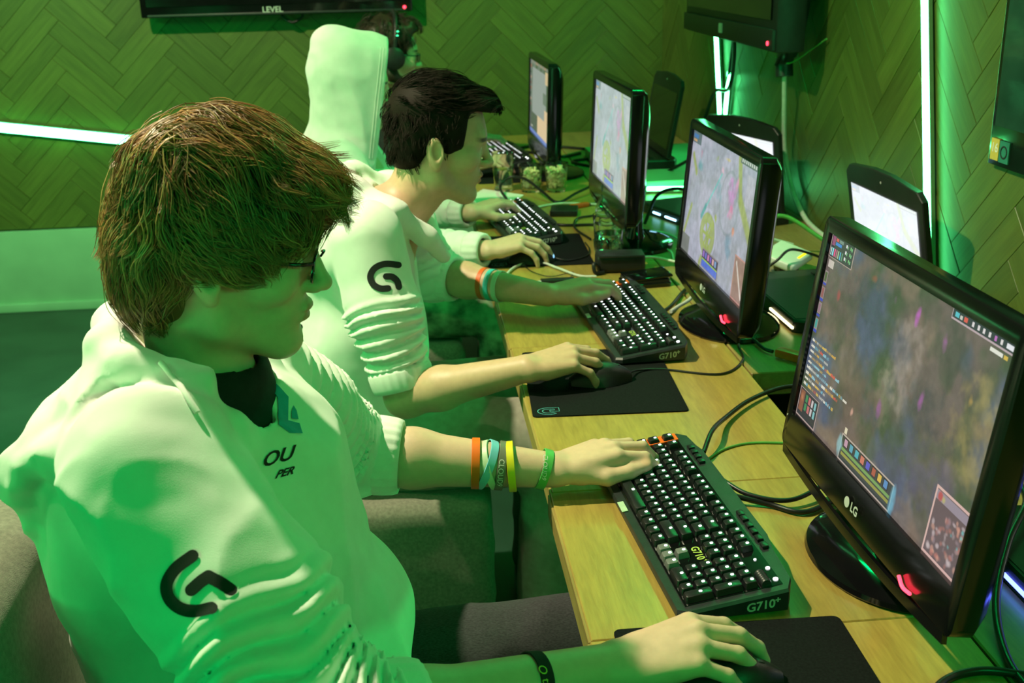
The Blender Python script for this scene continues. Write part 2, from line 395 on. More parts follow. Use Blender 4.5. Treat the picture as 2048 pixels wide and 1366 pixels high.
# ------------------------------------------------------------------ LED strips
def led_strip(p0, p1, n, w, label, group='green light strips on the walls'):
    p0, p1, n = Vector(p0), Vector(p1), Vector(n).normalized(); ax = (p1-p0); L = ax.length; ax.normalize(); sd = n.cross(ax)
    t = thing('led_strip', label, 'light strip', tuple(p0), group=group)
    fr = (p0, ax, sd, n)
    put('channel', MB().prism([(0, -w*0.62), (L, -w*0.62), (L, w*0.62), (0, w*0.62)], -0.004, 0.006, fr).mesh(None), M['alu'], t)
    put('diffuser', MB().prism([(0.002, -w/2), (L-0.002, -w/2), (L-0.002, w/2), (0.002, w/2)], 0.004, 0.014, fr, inset=0.003).mesh(None), M['led'], t, label='glowing green diffuser')
    return t
led_strip((-2.75, 4.978, 0.960), (-0.95, 4.978, 0.704), (0, -1, 0), 0.038, 'long slanting green light strip on the wall above the white skirting')
led_strip((0.980, 2.1310, 0.7600), (0.980, 2.4100, 1.8600), (-1, 0, 0), 0.017, 'tall upright green light strip behind the open laptop and beside the poster')
led_strip((0.980, 3.9043, 0.8900), (0.980, 4.0203, 1.2500), (-1, 0, 0), 0.026, 'short green light strip running up behind the wall television')
led_strip((0.980, 3.8634, 0.8900), (0.980, 3.8194, 1.1087), (-1, 0, 0), 0.022, 'shortest green light strip leaning against another under the wall television')
# low strip under the rear shelf edge lighting the wall foot green
led_strip((0.60, 3.475, 0.758), (0.86, 3.44, 0.758), (0, -0.5, 1), 0.012, 'small green light strip lying on the shelf in front of the wooden riser')
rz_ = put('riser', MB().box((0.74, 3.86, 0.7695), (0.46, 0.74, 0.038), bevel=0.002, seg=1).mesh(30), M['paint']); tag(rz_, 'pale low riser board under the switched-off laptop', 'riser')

# ------------------------------------------------------------------ wall televisions, poster
tv = thing('television', 'black wall television above the slanting light strip with a red standby light', 'television', (-0.72, 4.9, 1.30))
put('casing', MB().box((-0.72, 4.895, 1.63), (1.153, 0.05, 0.66), bevel=0.008).mesh(35), M['blackgloss'], tv)
put('screen', MB().box((-0.72, 4.868, 1.645), (1.10, 0.004, 0.60)).mesh(None), M['blackgloss'], tv)
put('trim_bar', MB().box((-0.72, 4.872, 1.308), (1.10, 0.012, 0.010), bevel=0.003).mesh(35), M['charcoal'], tv)
mb = MB(); text_on(mb, 'LEVEL', 0.034, (-0.742, 4.8665, 1.322), (1, 0, 0), (0, 0, 1), bold=0.0006)
put('lettering', mb.mesh(None), M['silver'], tv, label='silver lettering')
put('standby_light', MB().lathe([(0.0, -0.003), (0.007, -0.002), (0.007, 0.003)], 10, (-0.178, 4.866, 1.318), R=Matrix.Rotation(math.radians(90), 3, 'X')).mesh(40), M['redled'], tv, label='red standby light')
put('wall_mount', MB().box((-0.72, 4.945, 1.6), (0.4, 0.06, 0.3)).mesh(None), M['charcoal'], tv)
put('cable_loop', MB().tube(spline([(-0.71, 4.93, 1.31), (-0.705, 4.925, 1.285), (-0.665, 4.92, 1.265), (-0.625, 4.925, 1.285), (-0.62, 4.93, 1.31)], 6), 0.006, 8).mesh(60), M['cable'], tv)

rt = thing('television', 'black television on the side wall over the laptops with a thick grey cable sleeve', 'television', (0.86, 3.41, 1.255))
put('casing', MB().box((0.875, 3.41, 1.58), (0.085, 1.03, 0.66), bevel=0.010).mesh(35), M['blackmat'], rt)
put('screen', MB().box((0.830, 3.41, 1.61), (0.006, 0.95, 0.545)).mesh(None), M['blackgloss'], rt)
put('bezel', MB().box((0.830, 3.41, 1.285), (0.014, 1.02, 0.058), bevel=0.004).mesh(35), M['blackmat'], rt)
put('badge', MB().prism(rrect(0.032, 0.030, 0.004), 0, 0.004, ((0.823, 3.42, 1.288), (0, -1, 0), (0, 0, 1), (-1, 0, 0))).prism(rrect(0.020, 0.018, 0.002), 0.004, 0.006, ((0.823, 3.42, 1.288), (0, -1, 0), (0, 0, 1), (-1, 0, 0))).mesh(None), M['silver'], rt, label='small square badge')
put('standby_light', MB().lathe([(0.0, -0.002), (0.006, -0.001), (0.006, 0.004)], 10, (0.821, 2.935, 1.275), R=Matrix.Rotation(math.radians(90), 3, 'Y')).mesh(40), M['redled'], rt, label='red standby light')
put('wall_bracket', MB().box((0.945, 3.41, 1.6), (0.075, 0.4, 0.3)).mesh(None), M['charcoal'], rt)
put('cable_sleeve', MB().tube(spline([(0.93, 3.02, 1.60), (0.925, 2.98, 1.42), (0.93, 3.04, 1.28), (0.93, 3.10, 1.215), (0.93, 3.095, 1.165)], 6), [0.030]*16+[0.026]*9, 12).mesh(60), M['charcoal'], rt, label='grey cable sleeve')
put('cable_tie', MB().tube(spline([(0.93, 3.13, 1.205), (0.905, 3.10, 1.222), (0.935, 3.07, 1.205), (0.965, 2.98, 1.25), (0.978, 2.90, 1.285)], 6), 0.0028, 6).mesh(60), M['gcable'], rt)
def cable(pts, r, m, label, group=None, n=8, name='cable', cat='cable'):
    o = put(name, MB().tube(spline(pts, 8), r, n).mesh(70), m); return tag(o, label, cat, group)
cable([(0.93, 3.095, 1.18), (0.94, 3.11, 1.08), (0.955, 3.13, 0.95), (0.968, 3.10, 0.85), (0.968, 2.95, 0.768), (0.955, 2.72, 0.757)], 0.0075, M['wcable'], 'pale cable hanging straight down from the grey sleeve of the side wall television')
cable([(0.93, 3.02, 1.27), (0.91, 3.06, 1.235), (0.905, 3.10, 1.20)], 0.006, M['cable'], 'short black cable curving from the television corner into the grey sleeve')
cable([(0.955, 3.72, 1.25), (0.960, 3.73, 1.15), (0.965, 3.80, 1.05), (0.965, 3.98, 1.02), (0.96, 4.08, 0.92), (0.94, 4.16, 0.79)], 0.007, M['cable'], 'black cable dropping from the side television across the short light strips')
cable([(0.965, 3.76, 1.25), (0.968, 3.80, 1.13), (0.968, 3.86, 1.0), (0.95, 3.84, 0.78)], 0.006, M['cable'], 'second black cable hanging close under the side television beside the short light strips')

po = thing('poster', 'dark glossy framed game poster with a yellow 16 age label on the side wall', 'poster', (0.985, 1.6, 1.107))
put('board', MB().box((0.980, 1.56, 1.56), (0.012, 0.775, 0.905), bevel=0.002).mesh(35), M['blackgloss'], po)
pm = mat('dark_poster_print', (0.012, 0.045, 0.03), 0.12, 0.95, 5.0, coat=1.0)
put('print', MB().box((0.9732, 1.56, 1.585), (0.0015, 0.745, 0.80)).mesh(None), pm, po)
yl = mat('yellow_label', (0.62, 0.50, 0.10), 0.4, 0.08, 60); tl = mat('teal_label', (0.03, 0.22, 0.16), 0.4, 0.2, 60)
put('age_label', MB().box((0.9728, 1.922, 1.139), (0.002, 0.031, 0.042)).mesh(None), yl, po, label='yellow age label')
mb = MB(); text_on(mb, '16', 0.026, (0.9714, 1.922, 1.142), (0, -1, 0), (0, 0, 1), bold=0.0004)
put('age_number', mb.mesh(None), M['paper'], po)
mb = MB(); mb.box((0.9728, 1.886, 1.138), (0.002, 0.036, 0.042)); put('content_label', mb.mesh(None), tl, po, label='teal label')
put('content_ring', MB().lathe([(0.010, -0.0006), (0.013, -0.0006), (0.013, 0.0006), (0.010, 0.0006)], 18, (0.9714, 1.886, 1.138), R=Matrix.Rotation(math.radians(90), 3, 'Y'), closed=True).mesh(30), M['charcoal'], po)

# ------------------------------------------------------------------ desks
def desk(y0, y1, x0, label):
    t = thing('desk', label, 'desk', (0.22, (y0+y1)/2, 0), group='oak desk sections in a row')
    w = y1-y0-0.0012
    put('tabletop', MB().box(((x0+0.444)/2, (y0+y1)/2, 0.732), (0.444-x0, w, 0.036), bevel=0.0015, seg=1).mesh(30), M['desk'], t)
    put('front_band', MB().box((x0-0.0005, (y0+y1)/2, 0.7295), (0.006, w, 0.035), bevel=0.001, seg=1).mesh(30), M['desk_edge'], t)
    put('modesty_panel', MB().box((0.425, (y0+y1)/2, 0.357), (0.02, w-0.01, 0.714)).mesh(None), M['rear'], t)
    for yy in (y0+0.03, y1-0.03):
        put('leg', MB().box((0.352, yy, 0.357), (0.124, 0.03, 0.714), bevel=0.002, seg=1).mesh(30), M['rear'], t)
    return t
desk(-0.55, 0.925, -0.006, 'oak desk section under the lone black wristband forearm and its mouse mat')
desk(0.925, 1.318, -0.004, 'narrow oak desk section under the large lit keyboard with orange keys')
desk(1.318, 1.985, 0.0, 'oak desk section carrying the mouse mat with the outlined logo')
desk(1.985, 2.62, -0.002, 'oak desk section holding the black box and the wallet')
desk(2.62, 3.32, 0.001, 'oak desk section under the half full tumbler and the water bottle')
desk(3.32, 4.85, 0.0, 'oak desk section holding the two glasses of popcorn')
def shelf(y0, y1, label):
    t = thing('rear_shelf', label, 'shelf', (0.72, (y0+y1)/2, 0), group='rear oak shelves behind the desks')
    put('top_board', MB().box((0.717, (y0+y1)/2, 0.726), (0.538, y1-y0, 0.048), bevel=0.002, seg=1).mesh(30), M['rear'], t)
    put('front_panel', MB().box((0.60, (y0+y1)/2, 0.351), (0.02, y1-y0-0.04, 0.70)).mesh(None), M['rear'], t)
    for yy in (y0+0.03, y1-0.03): put('side_panel', MB().box((0.78, yy, 0.351), (0.38, 0.03, 0.70)).mesh(None), M['rear'], t)
shelf(1.767, 4.88, 'long rear oak shelf carrying the open laptops against the side wall')
shelf(-0.55, 1.47, 'near rear oak shelf carrying the laptop with the blue light bar')
# ------------------------------------------------------------------ screens painted cell by cell
def s2l(a):
    a = np.clip(a, 0, 1); return np.where(a <= 0.04045, a/12.92, ((a+0.055)/1.055)**2.4)
def fbm2(h, w, base, octv=4, seed=0):
    g = np.random.default_rng(seed); out = np.zeros((h, w)); amp = 1; tot = 0
    for o in range(octv):
        n = base*2**o; gh, gw = max(2, int(n*h/w)+2), n+2; G = g.random((gh, gw))
        y = np.linspace(0, gh-1.001, h); x = np.linspace(0, gw-1.001, w); yi = y.astype(int); xi = x.astype(int)
        fy = (y-yi)[:, None]; fx = (x-xi)[None]; fy = fy*fy*(3-2*fy); fx = fx*fx*(3-2*fx)
        a = G[yi][:, xi]; b = G[yi][:, xi+1]; c = G[yi+1][:, xi]; d = G[yi+1][:, xi+1]
        out += amp*((a*(1-fx)+b*fx)*(1-fy)+(c*(1-fx)+d*fx)*fy); tot += amp; amp *= 0.55
    return out/tot
class Paint:
    """rows from the top; x,y given as 0..1 of the screen"""
    def __init__(s, w, h, base): s.w, s.h = w, h; s.a = np.zeros((h, w, 3))+np.array(base)/255.0; s.Y, s.X = np.mgrid[0:h, 0:w]; s.X = (s.X+0.5)/w; s.Y = (s.Y+0.5)/h; s.nz = fbm2(h, w, 26, 3, 77)
    def mix(s, mask, col): s.a = s.a*(1-mask[..., None])+(np.array(col)/255.0)*mask[..., None]
    def noise(s, base, seed, lo, hi, col, amt=1.0): s.mix(np.clip((fbm2(s.h, s.w, base, 4, seed)-lo)/(hi-lo), 0, 1)*amt, col)
    def blob(s, x, y, rx, ry, col, amt=1.0): d = ((s.X-x)/rx)**2+((s.Y-y)/ry)**2+(s.nz-0.5)*2.6; s.mix(np.clip((1.2-d)*0.8, 0, 1)*amt*0.8, col)
    def ring(s, x, y, rx, ry, wd, col, amt=1.0): d = np.sqrt(((s.X-x)/rx)**2+((s.Y-y)/ry)**2); s.mix((np.abs(d-1) < wd)*amt, col)
    def rect(s, x0, y0, x1, y1, col, amt=1.0): s.mix(((s.X >= x0) & (s.X < x1) & (s.Y >= y0) & (s.Y < y1))*amt, col)
    def frame(s, x0, y0, x1, y1, t, fill, edge):
        s.rect(x0, y0, x1, y1, edge); s.rect(x0+t, y0+t*1.78, x1-t, y1-t*1.78, fill)
    def line(s, x0, y0, x1, y1, wd, col, amt=1.0):
        ax, ay = x1-x0, (y1-y0)/1.78; px, py = s.X-x0, (s.Y-y0)/1.78; L = ax*ax+ay*ay
        t = np.clip((px*ax+py*ay)/L, 0, 1); d = np.hypot(px-t*ax, py-t*ay); s.mix(np.clip((wd-d)/wd*2, 0, 1)*amt, col)
    def hud(s, g):
        r = np.random.default_rng(g)
        def icons(x0, y0, n, dx, sx, sy):
            for i in range(n): s.rect(x0+i*dx, y0, x0+i*dx+sx, y0+sy, r.integers(60, 235, 3))
        s.frame(0.0, 0.0, 0.165, 0.125, 0.004, (58, 62, 66), (176, 156, 146))
        s.rect(0.008, 0.012, 0.03, 0.06, (150, 90, 120)); s.rect(0.034, 0.016, 0.052, 0.030, (205, 90, 90)); s.rect(0.034, 0.036, 0.075, 0.050, (64, 132, 205)); s.rect(0.055, 0.016, 0.085, 0.03, (120, 140, 130))
        icons(0.008, 0.07, 7, 0.013, 0.008, 0.04)
        for i in range(6): s.rect(0.105+0.028*(i % 2), 0.02+0.032*(i//2), 0.113+0.028*(i % 2), 0.036+0.032*(i//2), ((225, 225, 225), (120, 190, 120))[i % 2]); s.rect(0.115+0.028*(i % 2), 0.024+0.032*(i//2), 0.121+0.028*(i % 2), 0.038+0.032*(i//2), (120, 190, 130))
        s.rect(0.012, 0.135, 0.05, 0.175, (200, 190, 180))
        for i in range(4):
            y = 0.20+i*0.085; s.frame(0.002, y, 0.024, y+0.06, 0.003, ((90, 110, 70), (150, 100, 95), (150, 120, 130), (80, 160, 150))[i], (150, 140, 135)); s.rect(0.002, y+0.062, 0.024, y+0.075, (70, 84, 180))
        s.frame(0.72, 0.0, 1.0, 0.05, 0.004, (52, 58, 66), (186, 166, 172))
        s.rect(0.735, 0.016, 0.752, 0.036, (90, 190, 200)); s.rect(0.757, 0.018, 0.768, 0.034, (200, 200, 190)); s.rect(0.775, 0.016, 0.79, 0.036, (215, 90, 80))
        for i in range(6): s.rect(0.81+i*0.024, 0.014, 0.819+i*0.024, 0.036, (222, 216, 216) if i != 4 else (190, 110, 190))
        s.rect(0.955, 0.014, 0.985, 0.036, (230, 230, 235)); s.rect(0.90, 0.062, 0.95, 0.078, (226, 226, 214)); s.rect(0.955, 0.062, 0.97, 0.08, (210, 180, 80))
        s.frame(0.0, 0.84, 0.145, 1.0, 0.004, (58, 58, 62), (178, 156, 150))
        s.rect(0.01, 0.855, 0.04, 0.97, (140, 92, 70)); s.blob(0.025, 0.89, 0.012, 0.03, (206, 140, 100))
        for i in range(8): s.rect(0.05+0.022*(i % 4), 0.86+0.05*(i//4), 0.064+0.022*(i % 4), 0.90+0.05*(i//4), ((70, 140, 90), (130, 190, 190), (200, 190, 190), (190, 110, 110))[(i*3) % 4])
        s.frame(0.325, 0.865, 0.655, 1.0, 0.005, (60, 66, 66), (186, 170, 158)); s.blob(0.323, 0.93, 0.016, 0.07, (140, 190, 196)); s.blob(0.657, 0.93, 0.016, 0.07, (110, 180, 205))
        for i, cc in enumerate(((190, 150, 170), (90, 160, 180), (80, 170, 180), (200, 120, 100), (90, 90, 190), (170, 90, 70), (214, 180, 80), (90, 140, 190))): s.frame(0.345+0.036*i, 0.875, 0.372+0.036*i, 0.922, 0.003, cc, (38, 36, 44))
        s.rect(0.34, 0.93, 0.64, 0.945, (120, 160, 90)); s.rect(0.34, 0.953, 0.64, 0.968, (150, 150, 70)); s.rect(0.335, 0.83, 0.35, 0.86, (220, 210, 180))
        s.frame(0.835, 0.70, 1.0, 1.0, 0.006, (104, 88, 92), (214, 178, 170)); s.rect(0.842, 0.715, 0.993, 0.755, (150, 138, 150)); s.blob(0.858, 0.735, 0.010, 0.018, (190, 70, 70)); s.blob(0.876, 0.738, 0.008, 0.015, (190, 180, 110))
        for i in range(70): x = 0.85+0.135*r.random(); y = 0.775+0.2*r.random(); s.blob(x, y, 0.004+0.006*r.random(), 0.007+0.010*r.random(), ((214, 160, 140), (190, 120, 110), (150, 130, 140), (205, 190, 190))[r.integers(4)], 0.8)
        for i in range(5): s.blob(0.93+0.05*r.random(), 0.79+0.15*r.random(), 0.006, 0.010, (110, 190, 190))
    def chat(s, g):
        r = np.random.default_rng(g); cols = ((226, 222, 206), (140, 190, 205), (205, 160, 80), (120, 180, 200), (206, 90, 80), (216, 180, 90))
        for i in range(9):
            y = 0.565+i*0.030; x = 0.012; end = 0.13+0.17*r.random(); k = 0
            while x < end:
                l = 0.008+0.022*r.random(); c = cols[0] if k == 0 else cols[r.integers(len(cols))]
                for dx in np.arange(0, l, 0.0045): s.rect(x+dx, y+0.004*r.random(), x+dx+0.0034, y+0.015, c, 0.92)
                x += l+0.004; k += 1
def screen_mesh(P, w, h):
    """grid in local x (right), y (up) with a colour per cell"""
    nx, ny = P.w, P.h; xs = np.linspace(-w/2, w/2, nx+1); ys = np.linspace(h, 0, ny+1)
    gx, gy = np.meshgrid(xs, ys); V = np.stack([gx.ravel(), gy.ravel(), np.zeros(gx.size)], 1)
    j, i = np.mgrid[0:ny, 0:nx]; a = (j*(nx+1)+i).ravel(); F = np.stack([a+nx+1, a+nx+2, a+1, a], 1)
    me = bpy.data.meshes.new('screen'); me.vertices.add(len(V)); me.vertices.foreach_set('co', V.ravel())
    me.loops.add(F.size); me.loops.foreach_set('vertex_index', F.ravel().astype(np.int32)); me.polygons.add(len(F))
    me.polygons.foreach_set('loop_start', np.arange(0, F.size, 4, dtype=np.int32)); me.update(calc_edges=True)
    at = me.color_attributes.new('pix', 'FLOAT_COLOR', 'CORNER'); c = np.ones((len(F), 4, 4)); c[..., :3] = s2l(P.a).reshape(-1, 1, 3)
    at.data.foreach_set('color', c.ravel()); return me
def pix_dark():
    p = Paint(448, 252, (104, 92, 88))
    p.noise(4, 3, 0.42, 0.62, (70, 84, 62)); p.noise(5, 5, 0.5, 0.68, (84, 92, 112)); p.noise(7, 8, 0.52, 0.66, (128, 110, 96), 0.7)
    for (x, y, rx, ry, c) in ((0.56, 0.36, 0.09, 0.22, (168, 156, 146)), (0.50, 0.52, 0.05, 0.16, (150, 140, 118)), (0.93, 0.42, 0.12, 0.22, (170, 152, 90)), (0.95, 0.25, 0.08, 0.10, (150, 140, 96)), (0.30, 0.62, 0.16, 0.2, (92, 80, 72)), (0.42, 0.72, 0.10, 0.2, (108, 90, 82))): p.blob(x, y, rx, ry, c, 0.65)
    for (x, y, rx, ry, c) in ((0.30, 0.20, 0.13, 0.13, (64, 78, 84)), (0.40, 0.30, 0.10, 0.10, (72, 84, 92)), (0.76, 0.17, 0.08, 0.14, (58, 66, 58)), (0.70, 0.45, 0.09, 0.12, (62, 66, 72)), (0.62, 0.85, 0.10, 0.16, (66, 72, 98)), (0.80, 0.72, 0.14, 0.14, (86, 80, 112)), (0.20, 0.35, 0.10, 0.14, (86, 84, 68))): p.blob(x, y, rx, ry, c, 0.7)
    p.a *= (0.90+0.22*fbm2(252, 448, 40, 3, 9))[..., None]
    for (x, y, rx, ry, c) in ((0.575, 0.13, 0.014, 0.045, (196, 96, 200)), (0.72, 0.16, 0.016, 0.05, (206, 110, 214)), (0.45, 0.13, 0.010, 0.03, (130, 96, 140)), (0.68, 0.44, 0.012, 0.05, (160, 90, 160)), (0.49, 0.63, 0.012, 0.05, (150, 90, 150)), (0.12, 0.27, 0.012, 0.03, (170, 80, 80)), (0.35, 0.74, 0.008, 0.02, (220, 170, 150)), (0.88, 0.30, 0.012, 0.04, (220, 176, 90)), (0.31, 0.09, 0.02, 0.02, (150, 90, 70))): p.blob(x, y, rx, ry, c)
    p.hud(4); p.chat(2); return p
def pix_court(w, h, pale=0.0):
    p = Paint(w, h, (158, 162, 176))
    p.noise(6, 21, 0.45, 0.65, (172, 172, 188)); p.noise(9, 23, 0.55, 0.7, (146, 150, 158), 0.7)
    for (x0, y0, x1, y1, wd) in ((0.74, 0.02, 0.80, 0.30, 0.03), (0.80, 0.30, 0.98, 0.52, 0.035), (0.04, 0.2, 0.12, 0.32, 0.02), (0.10, 0.60, 0.02, 0.85, 0.018), (0.98, 0.52, 0.995, 0.7, 0.02), (0.33, 0.98, 0.50, 0.55, 0.02)): p.line(x0, y0, x1, y1, wd, (150, 164, 86), 0.8)
    p.ring(0.40, 0.72, 0.13, 0.19, 0.06, (176, 178, 196)); p.ring(0.40, 0.72, 0.09, 0.13, 0.30, (150, 166, 92), 0.8)
    for k in range(6):
        a = k*math.pi/3; p.line(0.40, 0.72, 0.40+0.075*math.cos(a), 0.72+0.11*math.sin(a), 0.009, (150, 168, 84))
    p.ring(0.66, 0.38, 0.13, 0.23, 0.05, (136, 146, 152), 0.6); p.line(0.28, 0.62, 0.52, 0.20, 0.008, (120, 190, 186)); p.line(0.28, 0.62, 0.33, 0.52, 0.018, (80, 150, 150), 0.8)
    for (x, y, rx, ry, c) in ((0.17, 0.20, 0.045, 0.08, (90, 150, 156)), (0.17, 0.17, 0.03, 0.05, (205, 140, 160)), (0.50, 0.33, 0.05, 0.09, (110, 160, 170)), (0.69, 0.30, 0.055, 0.15, (216, 120, 200)), (0.70, 0.42, 0.035, 0.07, (214, 130, 160)), (0.74, 0.22, 0.02, 0.08, (226, 150, 190)), (0.72, 0.68, 0.05, 0.08, (108, 140, 160)), (0.76, 0.55, 0.018, 0.04, (220, 140, 110)), (0.52, 0.17, 0.02, 0.03, (226, 170, 190)), (0.42, 0.12, 0.03, 0.03, (140, 156, 90)), (0.58, 0.08, 0.04, 0.012, (206, 190, 120))): p.blob(x, y, rx, ry, c, 0.9)
    p.rect(0.86, 0.10, 1.0, 0.32, (176, 174, 184), 0.6)
    for k in range(7): p.line(0.86+0.02*k, 0.10, 0.92+0.015*k, 0.40, 0.004, (200, 196, 200), 0.5)
    p.rect(0.0, 0.0, 0.14, 0.10, (96, 110, 116)); p.rect(0.01, 0.03, 0.09, 0.06, (70, 116, 170)); p.rect(0.01, 0.07, 0.07, 0.09, (190, 150, 110))
    p.rect(0.75, 0.0, 1.0, 0.045, (100, 112, 108))
    for k in range(9): p.rect(0.765+k*0.025, 0.012, 0.78+k*0.025, 0.034, (190, 196, 188))
    p.rect(0.0, 0.86, 0.13, 1.0, (112, 116, 110), 0.9); p.frame(0.36, 0.84, 0.62, 0.99, 0.006, (66, 62, 84), (140, 130, 132)); p.rect(0.37, 0.93, 0.61, 0.98, (84, 110, 200)); p.rect(0.37, 0.915, 0.61, 0.928, (150, 190, 90))
    for k in range(6): p.rect(0.375+0.038*k, 0.855, 0.40+0.038*k, 0.905, ((150, 110, 190), (110, 110, 190), (190, 120, 170), (120, 90, 190), (205, 160, 160), (130, 160, 200))[k])
    p.frame(0.83, 0.68, 1.0, 1.0, 0.007, (150, 122, 112), (186, 140, 132)); p.line(0.86, 0.73, 0.96, 0.95, 0.010, (206, 196, 188))
    p.a = p.a*(0.90+0.20*fbm2(h, w, 44, 3, 31))[..., None]
    if pale: p.a = p.a+(np.array((0.97, 0.99, 1.0))-p.a)*pale
    return p
def pix_pale():
    p = pix_court(200, 112, 0.30); p.a = p.a*np.array((0.93, 0.97, 0.93)); return p
def pix_desktop():
    p = Paint(144, 81, (78, 92, 74)); p.rect(0.0, 0.0, 1.0, 0.05, (150, 130, 110)); p.noise(8, 4, 0.4, 0.7, (120, 130, 120))
    p.rect(0.12, 0.10, 0.86, 0.72, (146, 152, 148)); p.rect(0.80, 0.06, 1.0, 0.22, (206, 180, 140)); p.rect(0.78, 0.56, 1.0, 0.95, (214, 186, 148)); p.rect(0.42, 0.70, 1.0, 0.95, (214, 188, 152)); p.rect(0.02, 0.72, 0.42, 0.95, (84, 92, 82)); p.rect(0.0, 0.95, 1.0, 1.0, (110, 130, 190))
    for k in range(8): p.rect(0.01, 0.08+0.075*k, 0.07, 0.12+0.075*k, ((150, 110, 90), (90, 110, 90), (170, 150, 130), (120, 100, 90))[k % 4])
    p.rect(0.06, 0.90, 0.16, 0.93, (170, 170, 160)); p.rect(0.70, 0.35, 0.86, 0.5, (108, 120, 108)); return p

# ------------------------------------------------------------------ monitors
SCR_W = 0.477; SCR_H = SCR_W*9/16
def frame_of(x, y, z, th, ti):
    far = Vector((-math.sin(th), math.cos(th), 0)); n = Vector((math.cos(th), math.sin(th), 0))
    up = Vector((0, 0, 1))*math.cos(ti)+n*math.sin(ti); right = -far; out = right.cross(up)   # out: toward the player
    return Vector((x, y, z)), right, up, out
def place(me, fr):
    o, X, Y, Z = fr
    me.transform(Matrix(((X.x, Y.x, Z.x, o.x), (X.y, Y.y, Z.y, o.y), (X.z, Y.z, Z.z, o.z), (0, 0, 0, 1)))); return me
def bowed(pts, w, k, ylim):
    return [(x, y-(k*(1-(2*x/w)**2) if y < ylim else 0)) for x, y in pts]
def monitor(x, y, z, th, ti, paint, strength, label, base=None, logo=True, lit=True):
    fr = frame_of(x, y, z, th, ti); bx, by = base
    t = thing('monitor', label, 'monitor', (bx, by, 0.75))
    W, H = SCR_W+0.042, SCR_H+0.075; cy = SCR_H/2-0.0165
    def ring(w, h, r, zz, bow=0.014, dy=0): return [(px, py, zz) for px, py in bowed(rrect(w, h, r, 5, 0, cy+dy), w, bow, -0.015)]
    inner = lambda zz: [(px, py, zz) for px, py in rrect(SCR_W, SCR_H, 0.0006, 5, 0, SCR_H/2)]
    mb = MB(); rings = [inner(0.0), inner(0.0055), ring(W-0.008, H-0.008, 0.010, 0.0062), ring(W, H, 0.014, 0.004), ring(W, H, 0.014, -0.022), ring(W-0.02, H-0.02, 0.02, -0.036), ring(W*0.80, H*0.76, 0.03, -0.054), ring(W*0.5, H*0.5, 0.03, -0.058)]
    n = len(rings[0]); mb.loft(rings, cap=False); mb.add(rings[-1], [tuple(reversed(range(n)))])
    put('housing', place(mb.mesh(40), fr), M['housing'], t)
    put('screen', place(screen_mesh(paint, SCR_W, SCR_H), fr), screen_mat('lit_screen', strength), t, label='lit game screen')
    # clear lip along the lower edge
    lip = MB(); A = []; B = []
    for k in range(17):
        u = -W/2+0.012+(W-0.024)*k/16; v = cy-H/2-0.014*(1-(2*u/W)**2)
        A += [(u, v+0.004, 0.006)]; B += [(u, v-0.010, 0.004)]
    for k in range(16):
        a, b, c, d = Vector(A[k]), Vector(A[k+1]), Vector(B[k+1]), Vector(B[k]); e = Vector((0, 0, -0.006))
        lip.add([a, b, c, d, a+e, b+e, c+e, d+e], [(0, 3, 2, 1), (4, 5, 6, 7), (0, 1, 5, 4), (3, 7, 6, 2)]+([(0, 4, 7, 3)] if k == 0 else [])+([(1, 2, 6, 5)] if k == 15 else []))
    put('lower_lip', place(lip.mesh(30), fr), M['housing'], t)
    if logo:
        mb = MB(); text_on(mb, 'LG', 0.017, (0.010, -0.030, 0.0096), (1, 0, 0), (0, 1, 0), bold=0.0005)
        mb.lathe([(0.0, 0.0), (0.0072, 0.0), (0.0072, 0.0006), (0.0, 0.0006)], 18, (-0.013, -0.030, 0.0088))
        put('maker_logo', place(mb.mesh(None), fr), M['silver'], t, label='small silver logo')
    if lit:
        me = MB().tube(spline([(0.145, -0.043, 0.0095), (0.158, -0.050, 0.0095), (0.176, -0.048, 0.0095)], 6), 0.0022, 6).mesh(60)
        put('power_light', place(me, fr), M['redled'], t, label='pink red power light')
        put('status_dot', place(MB().lathe([(0.0, 0.0), (0.0014, 0.0), (0.0014, 0.001)], 8, (-SCR_W/2-0.006, -0.006, 0.0085)).mesh(None), fr), M['silver'], t)
    # stand
    R = Matrix.Rotation(th, 3, 'Z'); zt = z-0.02
    put('base', MB().lathe([(0.0, 0.0), (1.0, 0.0), (1.02, 0.004), (1.0, 0.010), (0.86, 0.0165), (0.35, 0.0215), (0.0, 0.022)], 48, (bx, by, 0.7502), 0.106, 0.137, R).mesh(28), M['blackgloss'], t)
    nb = [Vector((bx, by, 0.765)), Vector((bx+0.002, by, 0.80)), Vector((bx+0.004, by, z+0.03)), Vector((bx-0.002, by, z+0.10))]
    mb = MB(); rr = []
    for k, (p, a, b) in enumerate(zip(nb, (0.042, 0.030, 0.028, 0.028), (0.048, 0.034, 0.032, 0.032))): rr.append([tuple(p+R @ Vector((a*math.cos(g)*0.7, b*math.sin(g), 0))) for g in [2*math.pi*q/20 for q in range(20)]])
    mb.loft(rr); put('neck', mb.mesh(45), M['blackgloss'], t)
    return t
monitor(0.352, 1.0055, 0.892, 0.018, 0.137, pix_dark(), 0.95, 'black glossy monitor with a dark foggy game map and chat text on screen', base=(0.424, 1.060))
monitor(0.416, 1.987, 0.888, 0.0025, 0.0875, pix_court(300, 168), 1.0, 'black glossy monitor showing a grey stone game arena with a pink figure', base=(0.487, 2.070))
monitor(0.346, 2.776, 0.919, 0.021, 0.042, pix_pale(), 1.05, 'black monitor with a washed-out pale grey screen behind the water bottle', base=(0.425, 2.81), logo=False, lit=False)
monitor(0.283, 3.876, 0.885, 0.021, 0.031, pix_desktop(), 1.0, 'farthest black monitor showing grey and beige windows behind the popcorn glasses', base=(0.345, 3.89), logo=False, lit=False)

